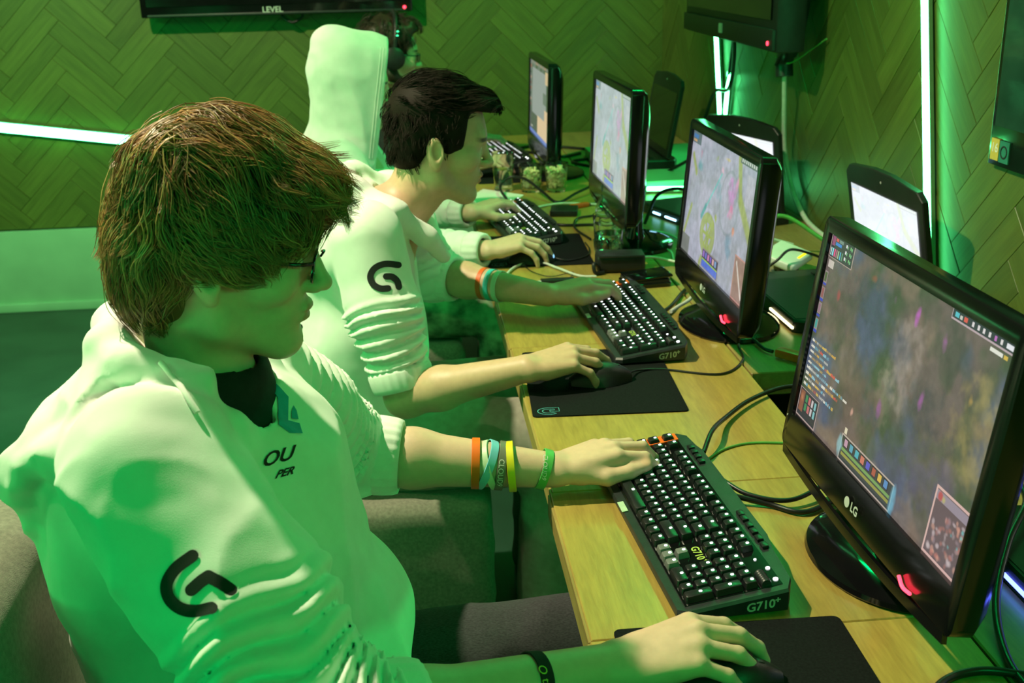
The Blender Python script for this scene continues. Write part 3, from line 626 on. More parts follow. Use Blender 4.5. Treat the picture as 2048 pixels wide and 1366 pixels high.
# ------------------------------------------------------------------ laptops
def laptop(hx, hy, hz, th, ti, W, label, paint=None, strength=1.0, bar=None, keys=None, group='gaming laptops on the rear shelf', D=None, z0=0.752):
    o, X, Y, Z = fr = frame_of(hx, hy, hz, th, ti); H = W*0.66; D = D or W*0.72
    t = thing('laptop', label, 'laptop', (hx-0.12*math.cos(th), hy-0.12*math.sin(th), z0), group=group)
    # base: local x depth (toward the player negative), y along the lid
    dn = Vector((math.cos(th), math.sin(th), 0)); far = Vector((-math.sin(th), math.cos(th), 0)); bo = Vector((hx, hy, z0))
    zb = hz-z0-0.006
    poly = [(-D, -W*0.46), (-D+0.02, -W*0.5), (0.03, -W*0.5), (0.045, -W*0.42), (0.045, W*0.42), (0.03, W*0.5), (-D+0.02, W*0.5), (-D, W*0.46)]
    put('base', MB().prism(poly, 0.0, zb, (bo, dn, far, Vector((0, 0, 1))), inset=0.004).mesh(None), M['blackmat'], t)
    put('palm_deck', MB().prism([(-D+0.008, -W*0.45), (-0.03, -W*0.47), (-0.03, W*0.47), (-D+0.008, W*0.45)], zb, zb+0.0012, (bo, dn, far, Vector((0, 0, 1)))).mesh(None), M['charcoal'], t)
    kb = MB()
    for r in range(5):
        for c in range(15):
            kb.prism([(-0.13+r*0.019, -W*0.40+c*W*0.0535), (-0.114+r*0.019, -W*0.40+c*W*0.0535), (-0.114+r*0.019, -W*0.40+c*W*0.0535+0.017), (-0.13+r*0.019, -W*0.40+c*W*0.0535+0.017)], zb+0.001, zb+0.004, (bo, dn, far, Vector((0, 0, 1))))
    put('keys', kb.mesh(None), M['keycap'], t, kind='stuff')
    if keys:
        kl = MB()
        for r, c in keys: kl.prism([(-0.125+r*0.019, -W*0.40+c*W*0.0535+0.005), (-0.120+r*0.019, -W*0.40+c*W*0.0535+0.005), (-0.120+r*0.019, -W*0.40+c*W*0.0535+0.012), (-0.125+r*0.019, -W*0.40+c*W*0.0535+0.012)], zb+0.004, zb+0.0048, (bo, dn, far, Vector((0, 0, 1))))
        put('key_lights', kl.mesh(None), bar[0] if bar else M['cyanled'], t, kind='stuff')
    if bar:
        bm_, spans = bar
        for (y0, y1) in spans:
            put('light_bar', MB().prism([(-D-0.003, y0), (-D+0.001, y0), (-D+0.001, y1), (-D-0.003, y1)], zb*0.30, zb*0.30+0.005, (bo, dn, far, Vector((0, 0, 1)))).mesh(None), bm_, t, label='glowing front light bar')
    # lid: notched top corners
    lp = [(-W/2, 0.0), (W/2, 0.0), (W/2, H*0.93), (W/2-0.022, H), (W*0.12, H+0.012), (-W*0.12, H+0.012), (-W/2+0.022, H), (-W/2, H*0.93)]
    lf = (o, X, Y, Z)
    put('lid', MB().prism(lp, -0.014, -0.0005, lf, inset=0.002).mesh(None), M['blackmat'], t)
    mb = MB(); sw, sh, sy = W*0.86, W*0.86*0.5625, H*0.10
    if paint is not None:
        f2 = (o+Y*sy+Z*0.0008, X, Y, Z)
        put('screen', place(screen_mesh(paint, sw, sh), f2), screen_mat('laptop_screen', strength), t, label='brightly lit laptop screen')
    else:
        put('screen', MB().prism([(-sw/2, sy), (sw/2, sy), (sw/2, sy+sh), (-sw/2, sy+sh)], -0.0004, 0.0006, lf).mesh(None), M['blackgloss'], t)
    put('webcam', MB().lathe([(0.0, 0.0), (0.003, 0.0), (0.003, 0.001)], 10).mesh(None), M['silver'], t, world=True).data.transform(Matrix(((X.x, Y.x, Z.x, (o+Y*(H-0.012)).x), (X.y, Y.y, Z.y, (o+Y*(H-0.012)).y), (X.z, Y.z, Z.z, (o+Y*(H-0.012)).z), (0, 0, 0, 1))))
    return t
laptop(0.898, 2.178, 0.785, 0.03, -0.181, 0.391, 'open laptop with a white-hot game screen and a warm light bar beside the white router', pix_court(160, 90, 0.70), 1.22, (M['goldled'], [(-0.185, -0.045), (0.085, 0.093)]), [(4, 2), (3, 3), (4, 4), (3, 5)], D=0.30)
laptop(0.83, 3.121, 0.786, 0.325, -0.11, 0.38, 'open laptop with a white-hot screen standing behind the stone arena monitor', pix_court(160, 90, 0.74), 1.25, (M['cyanled'], [(-0.03, 0.03), (0.06, 0.10)]), [(4, 9), (4, 10), (3, 10), (4, 12), (2, 11)], D=0.26)
laptop(0.718, 3.905, 0.825, 0.013, 0.181, 0.412, 'open laptop with a switched-off black screen near the corner of the room', None, 1.0, (M['orangeled'], [(-0.165, -0.158), (-0.115, -0.108)]), None, D=0.20, z0=0.789)
laptop(0.868, 0.93, 0.785, 0.0, 0.30, 0.41, 'laptop with a bright blue light bar behind the dark foggy monitor', pix_court(120, 68, 0.5), 1.4, (M['blueled'], [(-0.17, 0.055)]), [(r, c) for r in range(5) for c in (11, 12, 13) if (r+c) % 2], D=0.325)
# ------------------------------------------------------------------ keyboards
U = 0.01905; T8 = math.tan(math.radians(8)); RT8 = Matrix.Rotation(-math.radians(8), 3, 'Y')
def kx(r): return (r-2.5)*U*math.cos(math.radians(8))-0.0035
def ky(u): return -(u-11)*U
def zplate(x): return 0.0265+x*T8
KEYS = []   # (u centre, row centre, width, depth, grey)
def row(r, items):
    for it in items: KEYS.append((it[0], r, it[1] if len(it) > 1 else 1, 1, it[2] if len(it) > 2 else 0))
row(5.25, [(0.5,)]+[(2.5+i,) for i in range(4)]+[(7+i,) for i in range(4)]+[(11.5+i,) for i in range(4)]+[(15.75+i,) for i in range(3)])
row(4, [(0.5+i,) for i in range(13)]+[(14, 2)]+[(15.75+i,) for i in range(3)]+[(19+i,) for i in range(4)])
row(3, [(0.75, 1.5)]+[(2+i, 1, 1 if i == 1 else 0) for i in range(12)]+[(14.25, 1.5)]+[(15.75+i,) for i in range(3)]+[(19+i,) for i in range(3)])
row(2, [(0.875, 1.75)]+[(2.25+i, 1, 1 if i < 3 else 0) for i in range(11)]+[(13.875, 2.25)]+[(19+i,) for i in range(3)])
row(1, [(1.125, 2.25)]+[(2.75+i,) for i in range(10)]+[(13.625, 2.75), (16.75, 1, 1)]+[(19+i,) for i in range(3)])
row(0, [(0.625, 1.25), (1.875, 1.25), (3.125, 1.25), (6.875, 6.25), (10.625, 1.25), (11.875, 1.25), (13.125, 1.25), (14.375, 1.25), (15.75, 1, 1), (16.75, 1, 1), (17.75, 1, 1), (19.5, 2), (21,)])
KEYS += [(22, 2.5, 1, 2, 0), (22, 0.5, 1, 2, 0)]
KEYS += [(-0.95, r, 1.05, 1, 0) for r in (0, 1, 2, 3, 4, 5.25)]
_kc = {}
def key_mesh(w, d, grey):
    k = (w, d, grey)
    if k not in _kc:
        mb = MB(); bw, bd = w*U-0.0013, d*U-0.0013; tw, td = bw-0.0052, bd-0.0045
        def rc(a, b, x0, z): return [(x+x0, y, z) for x, y in rrect(b, a, 0.0016, 1)]
        mb.loft([rc(bw, bd, 0, 0.0), rc(bw-0.0012, bd-0.001, 0.0, 0.003), rc(tw+0.0008, td+0.0008, 0.0003, 0.0082), rc(tw-0.0014, td-0.0014, 0.0003, 0.0088)])
        mb.mat(1); lw = 0.0027 if w < 3 else 0.0036
        mb.prism(rrect(0.0041, lw*1.5, 0.0012, 2, 0.0034, 0.0), 0.0086, 0.00915)
        me = mb.mesh(30); me.materials.append(M['greykey'] if grey else M['keycap']); me.materials.append(M['legend']); _kc[k] = me
    return _kc[k]
def build_keyboard():
    t = thing('keyboard', 'lit keyboard', 'keyboard', (0, 0, 0.75))
    top = [(-1.95, -1.15), (-1.95, 6.3), (-1.2, 6.95), (1.0, 7.15), (2.0, 7.35), (16.6, 7.35), (18.5, 7.0), (22.2, 6.75), (23.35, 6.15), (23.35, -0.6), (22.9, -1.25), (-1.5, -1.3)]
    P = [(kx(r), ky(u)) for u, r in top]; n = len(P); cx = sum(p[0] for p in P)/n; cy = sum(p[1] for p in P)/n
    def ring(k, f): return [(cx+(x-cx)*k, cy+(y-cy)*k, f(cx+(x-cx)*k)) for x, y in P]
    mb = MB(); mb.loft([ring(0.97, lambda x: 0.0015), ring(1.0, lambda x: 0.007), ring(1.0, lambda x: max(0.010, zplate(x)-0.0035)), ring(0.988, lambda x: zplate(x)), ring(0.90, lambda x: zplate(x)-0.0002)])
    put('case', mb.mesh(25), M['charcoal'], t, world=False)
    # dark well plate
    w = [(-0.4, -0.62), (22.62, -0.62), (22.62, 6.0), (-0.4, 6.0)]
    mb = MB(); mb.loft([[(kx(r), ky(u), zplate(kx(r))-0.002) for u, r in w], [(kx(r), ky(u), zplate(kx(r))+0.0008) for u, r in w]])
    put('key_well', mb.mesh(None), M['blackgloss'], t, world=False)
    og = MB(); g = [(-1.62, -0.62), (-0.36, -0.62), (-0.36, 6.0), (-1.62, 6.0)]
    og.loft([[(kx(r), ky(u), zplate(kx(r))-0.002) for u, r in g], [(kx(r), ky(u), zplate(kx(r))+0.0035) for u, r in g]])
    put('macro_key_plate', og.mesh(None), M['orange'], t, world=False, label='orange plate under the macro keys')
    def on_plate(u, r, dz=0.0): return Vector((kx(r), ky(u), zplate(kx(r))+dz))
    for (u, r, kw, kd, grey) in KEYS:
        o = put('key', key_mesh(kw, kd, grey), None, t, world=False)
        o.matrix_local = Matrix.Translation(on_plate(u, r, 0.0005)) @ RT8.to_4x4()
    # small rear buttons, indicator lights, volume roller
    for u in (1.4, 2.3, 3.2, 4.1): put('mode_button', MB().box((0, 0, 0.002), (0.010, 0.0125, 0.005), bevel=0.0015).mesh(30), M['keycap'], t, world=False).matrix_local = Matrix.Translation(on_plate(u, 6.55)) @ RT8.to_4x4()
    for k, u in enumerate((13.2, 14.0, 15.0, 15.9, 16.9, 17.9)):
        o = put('media_button', MB().box((0, 0, 0.002), (0.009, 0.0135, 0.005), bevel=0.0015).mesh(30), M['keycap'], t, world=False); o.matrix_local = Matrix.Translation(on_plate(u, 6.55)) @ RT8.to_4x4()
        l = put('button_light', MB().lathe([(0, 0), (0.0017, 0), (0.0017, 0.0006), (0, 0.0008)], 8, (0, 0, 0.0044)).mesh(None), M['legend'], t, world=False); l.matrix_local = o.matrix_local
    for u, r, s in ((19.3, 5.35, 0.0019), (20.6, 5.75, 0.0030), (22.0, 5.75, 0.0034)):
        l = put('indicator_light', MB().lathe([(0, 0), (s, 0), (s, 0.0008), (0, 0.001)], 10).mesh(None), M['legend'], t, world=False); l.matrix_local = Matrix.Translation(on_plate(u, r, 0.0012)) @ RT8.to_4x4()
    mb = MB(); pr = [(0.0, -0.0135), (0.0062, -0.0135)]
    for k in range(13): pr += [(0.0070 if k % 2 else 0.0062, -0.013+0.026*k/12)]
    pr += [(0.0062, 0.0135), (0.0, 0.0135)]
    mb.lathe(pr, 18, R=Matrix.Rotation(math.radians(90), 3, 'X')); o = put('volume_roller', mb.mesh(30), M['charcoal'], t, world=False); o.matrix_local = Matrix.Translation(on_plate(21.8, 4.95, 0.003)) @ RT8.to_4x4()
    mb = MB(); ye = ky(23.35)-0.0004
    text_on(mb, 'G710', 0.0165, (0.030, ye, 0.0165), (1, 0, 0.10), (0, 0, 1), bold=0.00045); text_on(mb, '+', 0.0125, (0.0515, ye, 0.0225), (1, 0, 0.1), (0, 0, 1), bold=0.0004)
    put('end_lettering', mb.mesh(None), M['silver'], t, world=False, label='silver model lettering')
    mb = MB(); q = on_plate(16.95, 2.05, 0.0014)
    text_on(mb, 'G710', 0.0150, q, (0, -1, 0), (1, 0, T8), bold=0.0004); text_on(mb, '+', 0.0115, q+Vector((0.0045, -0.0215, 0.0006)), (0, -1, 0), (1, 0, T8), bold=0.0003)
    put('top_lettering', mb.mesh(None), mat('lime_print', (0.42, 0.55, 0.10), 0.5, 0.05, 60), t, world=False, label='pale model lettering')
    q = on_plate(8.4, -1.12, 0.0006); mb = MB(); mb.box((0, 0, 0.0004), (0.009, 0.030, 0.0008)); o = put('sticker', mb.mesh(None), mat('pale_sticker', (0.45, 0.60, 0.42), 0.4, 0.1, 80), t, world=False, label='small pale sticker'); o.matrix_local = Matrix.Translation(q) @ RT8.to_4x4()
    return t
kb = build_keyboard()
def place_kb(o, x, y, th, label):
    o.location = (x, y, 0.75); o.rotation_euler = (0, 0, th); tag(o, label, 'keyboard', 'black backlit keyboards'); return o
k2, k3, k4 = copy_tree(kb), copy_tree(kb), copy_tree(kb)
place_kb(kb, 0.1655, 1.1803, 0.0619, 'black backlit keyboard with an orange macro column under the hand with coloured wristbands')
place_kb(k2, 0.2589, 2.0786, 0.0475, 'black backlit keyboard in front of the stone arena monitor')
place_kb(k3, 0.125, 3.05, 0.13, 'black backlit keyboard between the sleeved hands of the hooded player')
place_kb(k4, 0.175, 4.24, 0.13, 'farthest black backlit keyboard beyond the tall glass of water')

# ------------------------------------------------------------------ mouse mats
def gstroke(mb, pts, w, o, ex, ey, lift, closed=False):
    P = [Vector(o)+Vector(ex)*a+Vector(ey)*b for a, b in pts]; n = Vector(ex).cross(Vector(ey)).normalized(); N = len(P)
    V = []
    for i in range(N):
        a = P[i-1] if (i > 0 or closed) else P[i]; b = P[(i+1) % N] if (i < N-1 or closed) else P[i]
        t = (b-a).normalized(); s = n.cross(t); V += [P[i]+s*w/2+n*lift, P[i]-s*w/2+n*lift]
    F = [(2*i, 2*i+1, 2*((i+1) % N)+1, 2*((i+1) % N)) for i in range(N if closed else N-1)]
    mb.add(V, [tuple(reversed(f)) for f in F])
def G_outline():
    # outlined letter-like mark: a rounded C band with a hooked bar
    out = []; R0, R1 = 1.0, 0.58
    for k in range(19): a = math.radians(50+230*k/18); out.append((R0*math.cos(a), R0*math.sin(a)))
    out += [(0.95, -0.985), (0.95, 0.15), (0.10, 0.15), (0.10, -0.25), (0.53, -0.25), (0.53, -0.58)]
    for k in range(19): a = math.radians(280-230*k/18); out.append((R1*math.cos(a), R1*math.sin(a)))
    return out
def mat_pad(x, y, th, label, logo=True):
    t = thing('mouse_mat', label, 'mouse mat', (x, y, 0.75), th, 'black cloth mouse mats')
    me = MB().prism(rrect(0.28, 0.34, 0.009, 4, 0.14, 0.17), 0.0002, 0.0028, inset=0.0006).mesh(30)
    put('cloth', me, M['pad'], t, world=False)
    if logo:
        mb = MB(); gstroke(mb, [(0.030+0.016*b*1.25, 0.022-0.0155*a*-1.0) for a, b in [(-q, p) for p, q in G_outline()]], 0.0012, (0, 0, 0), (1, 0, 0), (0, 1, 0), 0.0031, True)
        put('printed_logo', mb.mesh(None), M['padline'], t, world=False, label='cyan outlined logo')
    return t
mat_pad(0.003, 1.610, -0.045, 'black mouse mat with a cyan outlined corner logo')
mat_pad(0.0, 2.618, -0.033, 'black mouse mat in front of the half full tumbler')
mat_pad(0.018, 0.602, -0.02, 'black mouse mat under the hand of the player with the black wristband')
mat_pad(0.05, 3.75, -0.03, 'farthest black mouse mat beside the tall glass of water', False)

# ------------------------------------------------------------------ small things on the desk
def tumbler(x, y, h, r0, r1, label, water=0.0, pop=0, facets=0, group=None, wall=0.0026):
    t = thing('glass', label, 'glass', (x, y, 0.75), group=group)
    prof = [(0.0, 0.0005), (r0, 0.0005), (r0*1.01, 0.006)]+[(r0+(r1-r0)*k/6, 0.006+(h-0.006)*k/6) for k in range(1, 7)]+[(r1-wall*0.6, h+0.0012)]+[(r0+(r1-r0)*k/6-wall, 0.013+(h-0.014)*k/6) for k in range(6, -1, -1)]+[(0.0, 0.012)]
    me = MB().lathe(prof, 28, (0, 0, 0)).mesh(50); put('glass_wall', me, M['glass'], t, world=False)
    if facets:
        f = MB()
        for k in range(facets):
            a = 2*math.pi*k/facets; ri = r0+(r1-r0)*0.25
            f.tube([(math.cos(a)*(r0+0.0005), math.sin(a)*(r0+0.0005), 0.010), (math.cos(a)*(ri+0.0004), math.sin(a)*(ri+0.0004), h*0.30), (math.cos(a+0.1)*(ri+0.001), math.sin(a+0.1)*(ri+0.001), h*0.38)], 0.0028, 6)
        put('facet_ribs', f.mesh(60), M['glass'], t, world=False)
    if water:
        rw = lambda z: r0+(r1-r0)*max(0, (z-0.013))/(h-0.013)-wall-0.0003
        w = put('water', MB().lathe([(0.0, 0.0128), (rw(0.0128), 0.0128), (rw(water), water), (0.0, water)], 28, (x, y, 0.75)).mesh(50), M['water'])
        tag(w, 'water standing in the '+label.split(' with ')[0], 'water')
    if pop:
        g = MB(); r = random.Random(pop)
        for k in range(pop):
            a = r.random()*6.283; z = 0.016+(h*0.80-0.016)*(k/pop)+r.random()*0.004; rr = (r0+(r1-r0)*z/h-wall-0.006)*math.sqrt(r.random())
            for q in range(3): g.box((x+rr*math.cos(a)+r.uniform(-.002, .002), y+rr*math.sin(a)+r.uniform(-.002, .002), 0.75+z+r.uniform(-.002, .002)), (0.0075, 0.007, 0.0065), Matrix.Rotation(r.random()*3, 3, 'X') @ Matrix.Rotation(r.random()*3, 3, 'Z'), bevel=0.0022, seg=1)
        p = put('popcorn', g.mesh(180), M['popcorn']); tag(p, 'pile of pale popcorn inside the '+label.split(' with ')[0], 'popcorn', kind='stuff')
    return t
tumbler(0.333, 2.70, 0.112, 0.036, 0.043, 'half full drinking tumbler with moulded ribs beside the water bottle', water=0.062, facets=9)
tumbler(0.130, 3.63, 0.132, 0.032, 0.040, 'tall drinking glass with clear water beside the sheet of paper', water=0.075)
tumbler(0.221, 3.59, 0.092, 0.032, 0.042, 'popcorn glass beside the tall glass with a lower filling', pop=150)
tumbler(0.307, 3.575, 0.098, 0.032, 0.043, 'popcorn glass nearest the monitors with a heaped filling', pop=175)
bt = thing('water_bottle', 'clear plastic water bottle with a dark cap behind the tumbler', 'bottle', (0.350, 2.835, 0.75))
bp_ = [(0.0, 0.001), (0.026, 0.001), (0.031, 0.006), (0.031, 0.05), (0.029, 0.055), (0.031, 0.06), (0.031, 0.095), (0.027, 0.110), (0.016, 0.132), (0.0125, 0.140), (0.0125, 0.150), (0.0115, 0.150), (0.0115, 0.139), (0.015, 0.131), (0.026, 0.109), (0.030, 0.094), (0.030, 0.008), (0.0, 0.004)]
put('bottle_wall', MB().lathe(bp_, 28).mesh(45), M['glass'], bt, world=False)
put('cap', MB().lathe([(0.0, 0.166), (0.0125, 0.166), (0.0138, 0.163), (0.0138, 0.148), (0.0128, 0.147), (0.0, 0.148)], 24).mesh(40), M['charcoal'], bt, world=False, label='dark screw cap')
o = put('paper_sheet', MB().prism([(-0.03, 3.44), (0.150, 3.425), (0.19, 3.53), (0.06, 3.66)], 0.7505, 0.7515).mesh(None), M['paper']); tag(o, 'white sheet of paper under the tall glass', 'paper')
pb = thing('power_bank', 'small black slab lying near the red plug beside the far keyboard', 'power bank', (0.285, 3.22, 0.75), -0.18)
put('body', MB().box((0, 0, 0.010), (0.086, 0.088, 0.019), bevel=0.005, seg=3).mesh(35), M['blackmat'], pb, world=False)
put('groove', MB().box((0, -0.0435, 0.012), (0.07, 0.003, 0.003)).mesh(None), M['charcoal'], pb, world=False)
bx_ = thing('camera_pouch', 'chunky black camera pouch in front of the tumbler', 'pouch', (0.335, 2.545, 0.75), -0.06)
put('body', MB().box((0, 0, 0.024), (0.125, 0.07, 0.047), bevel=0.012, seg=3).mesh(40), M['blackmat'], bx_, world=False)
put('flap', MB().box((0.0, -0.010, 0.046), (0.118, 0.062, 0.007), bevel=0.003).mesh(40), M['charcoal'], bx_, world=False)
put('strap', MB().tube(spline([(-0.058, -0.03, 0.02), (-0.072, -0.045, 0.03), (-0.068, -0.05, 0.008), (-0.045, -0.04, 0.006)], 6), 0.005, 6).mesh(60), M['blackmat'], bx_, world=False)
wl = thing('wallet', 'shiny black folded wallet leaning by the camera pouch', 'wallet', (0.372, 2.41, 0.75), 0.10)
put('cover', MB().prism(rrect(0.115, 0.085, 0.012, 4), 0.001, 0.012, inset=0.003).mesh(40), M['blackgloss'], wl, world=False)
put('inner_leaf', MB().prism(rrect(0.108, 0.078, 0.010, 4), 0.0122, 0.0205, inset=0.003).mesh(40), M['blackmat'], wl, world=False)
put('top_cover', MB().box((0.004, 0, 0.0235), (0.112, 0.080, 0.006), Matrix.Rotation(-0.06, 3, 'Y'), bevel=0.003).mesh(40), M['blackgloss'], wl, world=False)
hb = thing('usb_hub', 'slim black usb hub joined to the white cable loop', 'usb hub', (0.16, 2.445, 0.75), 0.03)
put('body', MB().box((0, 0, 0.007), (0.085, 0.024, 0.013), bevel=0.003).mesh(35), M['blackmat'], hb, world=False)
put('white_plug', MB().box((-0.050, -0.002, 0.006), (0.022, 0.012, 0.009), bevel=0.002).mesh(35), M['white_pl'], hb, world=False, label='white plug')
rt_ = thing('router', 'white rounded router with a glowing yellow light bar behind the laptop', 'router', (0.745, 2.455, 0.75), 0.0)
RR = Matrix.Rotation(math.radians(16), 3, 'X') @ Matrix.Rotation(math.radians(40), 3, 'Z')
RC = Vector((0.745, 2.455, 0.790))
put('shell', MB().box(RC, (0.098, 0.098, 0.024), RR, bevel=0.010, seg=3).mesh(40), M['white_pl'], rt_)
put('light_bar', MB().box(RC+RR @ Vector((0.012, -0.036, 0.0122)), (0.036, 0.006, 0.002), RR, bevel=0.0009).mesh(40), M['yellowled'], rt_, label='glowing yellow light bar')
put('foot', MB().box((0.745, 2.455, 0.764), (0.05, 0.05, 0.027), bevel=0.004).mesh(35), M['charcoal'], rt_)
sb = put('wall_socket', MB().box((0.976, 2.50, 0.83), (0.022, 0.10, 0.075), bevel=0.004).mesh(35), M['charcoal']); tag(sb, 'small dark socket box low on the side wall behind the router', 'socket')

# ------------------------------------------------------------------ mice
def mouse(x, y, th, label, lit=None):
    t = thing('mouse', label, 'mouse', (x, y, 0.7525), th, 'black gaming mice')
    rings = []
    for k in range(13):
        s = k/12; px = -0.060+0.120*s; w = 0.031*(math.sin(math.pi*min(max(s, 0.03), 0.97))**0.38)*(1-0.10*math.cos(2*math.pi*s)); h = 0.039*(math.sin(math.pi*min(max(s*0.86+0.06, 0.02), 0.98))**0.65)
        rings.append([(px, w*math.cos(a)*(1.0 if math.sin(a) < 0.2 else 0.95), 0.001+max(0.0, h*math.sin(a)) if math.sin(a) > 0 else 0.001) for a in [2*math.pi*q/20 for q in range(20)]])
    put('shell', MB().loft(rings).mesh(50), M['blackmat'], t, world=False)
    put('scroll_wheel', MB().lathe([(0.0, -0.0035), (0.009, -0.0035), (0.010, 0.0), (0.009, 0.0035), (0.0, 0.0035)], 16, (0.032, 0, 0.0245), R=Matrix.Rotation(math.radians(90), 3, 'X')).mesh(35), M['charcoal'], t, world=False)
    if lit: put('nose_light', MB().box((0.0585, 0, 0.014), (0.004, 0.022, 0.007), bevel=0.0015).mesh(35), lit, t, world=False, label='coloured nose light')
    return t
MOUSE1 = (0.132, 0.812); MOUSE2 = (0.150, 1.760); MOUSE3 = (0.118, 2.655)
mouse(*MOUSE1, 0.05, 'black mouse under the hand of the player with the black wristband')
mouse(*MOUSE2, 0.10, 'black mouse under the bare hand on the mat with the outlined logo')
mouse(*MOUSE3, 0.0, 'black mouse with a cyan and violet nose light', mat('cyan_violet_glow', (0.2, 0.4, 0.6), 0.3, 0.1, 30, emit=(0.25, 0.55, 0.9), estr=1.2))

# ------------------------------------------------------------------ cables on the desk
Zc = 0.7555
cable([(0.255, 1.395, 0.765), (0.285, 1.455, 0.775), (0.33, 1.535, Zc+.006), (0.40, 1.615, Zc+.004), (0.485, 1.675, Zc), (0.56, 1.70, Zc-.02), (0.62, 1.66, 0.70)], 0.0042, M['cable'], 'black keyboard cable arching from the orange keyboard into the gap between the shelves')
cable([(0.253, 1.29, 0.770), (0.285, 1.245, 0.763), (0.34, 1.222, 0.762), (0.405, 1.255, 0.768), (0.46, 1.30, 0.77), (0.53, 1.36, Zc)], 0.0038, M['cable'], 'upper black cable looping from the keyboard behind the dark foggy monitor')
cable([(0.255, 1.245, 0.765), (0.31, 1.225, Zc), (0.35, 1.195, Zc), (0.405, 1.222, Zc), (0.47, 1.25, Zc), (0.55, 1.31, Zc)], 0.0042, M['cable'], 'lower black cable running flat from the keyboard behind the dark foggy monitor')
cable([(0.262, 1.395, 0.752), (0.30, 1.43, 0.752), (0.348, 1.447, 0.752), (0.41, 1.438, 0.752), (0.50, 1.42, 0.752)], 0.0022, M['gcable'], 'thin green cable lying on the desk behind the orange keyboard')
cable([(0.206, 1.768, 0.765), (0.235, 1.80, 0.757), (0.286, 1.805, 0.753), (0.385, 1.765, 0.753), (0.45, 1.835, 0.753), (0.47, 1.93, 0.76), (0.515, 1.975, 0.84), (0.53, 1.97, 0.90)], 0.0022, M['cable'], 'thin mouse cable curving past the stone arena monitor')
cable([(0.365, 2.10, 0.775), (0.39, 2.13, 0.777), (0.425, 2.165, 0.782), (0.465, 2.24, 0.79)], 0.0042, M['wcable'], 'short pale cable crossing the foot of the stone arena monitor')
cable([(0.355, 2.13, 0.765), (0.39, 2.19, 0.762), (0.44, 2.30, Zc), (0.50, 2.37, Zc+.02), (0.52, 2.40, 0.82)], 0.0045, M['cable'], 'black cable looping up behind the foot of the stone arena monitor')
cable([(0.470, 2.02, 0.778), (0.50, 1.945, 0.760), (0.508, 1.885, 0.757), (0.520, 1.862, 0.757)], 0.0040, M['cable'], 'short black cable ending in the near orange plug')
o = put('orange_plug', MB().box((0.545, 1.828, 0.7605), (0.060, 0.024, 0.018), Matrix.Rotation(-0.9, 3, 'Z'), bevel=0.005, seg=2).mesh(40), M['orange']); tag(o, 'orange cable plug beside the edge of the rear shelf', 'plug')
o = put('orange_plug', MB().box((0.345, 3.297, 0.758), (0.070, 0.020, 0.014), Matrix.Rotation(0.5, 3, 'Z'), bevel=0.004, seg=2).mesh(40), M['orange']); tag(o, 'orange red cable plug beside the small black slab', 'plug')
cable([(0.56, 1.805, 0.759), (0.62, 1.83, 0.757), (0.70, 1.88, 0.757)], 0.004, M['cable'], 'black cable leaving the near orange plug toward the warm lit laptop')
cable([(0.04, 2.47, Zc), (0.04, 2.53, Zc), (0.075, 2.61, Zc), (0.133, 2.643, Zc), (0.175, 2.575, Zc), (0.22, 2.49, Zc), (0.262, 2.475, Zc)], 0.0034, M['wcable'], 'white cable loop curling over the desk edge by the usb hub')
cable([(0.105, 2.443, 0.757), (0.07, 2.44, Zc), (0.045, 2.455, Zc), (0.04, 2.475, Zc)], 0.0034, M['wcable'], 'short white cable end plugged into the usb hub')
cable([(0.095, 2.61, 0.754), (0.11, 2.55, 0.754), (0.15, 2.50, 0.754), (0.21, 2.53, 0.754), (0.20, 2.48, 0.754), (0.24, 2.45, 0.754)], 0.0012, M['cable'], 'tangled thin black earphone wire beside the usb hub')
o = put('earbud', MB().lathe([(0.0, 0.0), (0.006, 0.001), (0.007, 0.006), (0.004, 0.010), (0.0, 0.011)], 12, (0.093, 2.616, 0.7505)).mesh(50), M['blackmat']); tag(o, 'single black earbud lying beside the white cable loop', 'earbud')
cable([(0.395, 2.565, 0.775), (0.43, 2.58, 0.770), (0.49, 2.535, 0.765), (0.56, 2.50, 0.757)], 0.0034, M['wcable'], 'white cable leaving the camera pouch toward the monitors')
cable([(0.375, 2.80, Zc), (0.43, 2.90, Zc), (0.485, 2.93, Zc), (0.535, 2.885, Zc), (0.56, 2.79, Zc), (0.60, 2.70, Zc)], 0.0030, M['wcable'], 'thin white cable arching between the tumbler and the cyan lit laptop')
cable([(0.38, 2.72, Zc), (0.45, 2.75, Zc), (0.50, 2.70, Zc), (0.49, 2.60, Zc)], 0.0022, M['wcable'], 'thin white cable curling beside the tumbler on the desk')
cable([(0.125, 3.42, Zc), (0.112, 3.56, 0.775), (0.15, 3.60, 0.80), (0.20, 3.55, 0.80), (0.245, 3.45, 0.775), (0.285, 3.37, Zc), (0.36, 3.44, 0.77), (0.45, 3.56, 0.775)], 0.0048, M['cable'], 'thick black cable rising in a loop in front of the popcorn glasses')
cable([(0.20, 3.30, Zc), (0.25, 3.335, Zc), (0.31, 3.35, Zc), (0.40, 3.315, Zc), (0.48, 3.28, Zc)], 0.0036, M['wcable'], 'pale cable lying straight behind the small black slab')
cable([(0.375, 3.318, Zc), (0.42, 3.33, Zc), (0.50, 3.30, Zc)], 0.0036, M['cable'], 'black cable leaving the far orange red plug')
cable([(0.165, 3.21, Zc), (0.20, 3.12, Zc), (0.25, 3.05, Zc), (0.345, 3.035, Zc), (0.42, 3.0, Zc)], 0.0042, M['cable'], 'black keyboard cable running from the far keyboard to the pale screen monitor')
cable([(0.42, 3.19, Zc), (0.365, 3.155, Zc), (0.31, 3.12, Zc), (0.287, 3.0, Zc), (0.31, 2.86, Zc)], 0.0034, M['cable'], 'black cable bent in a hook between the far keyboard and the bottle')
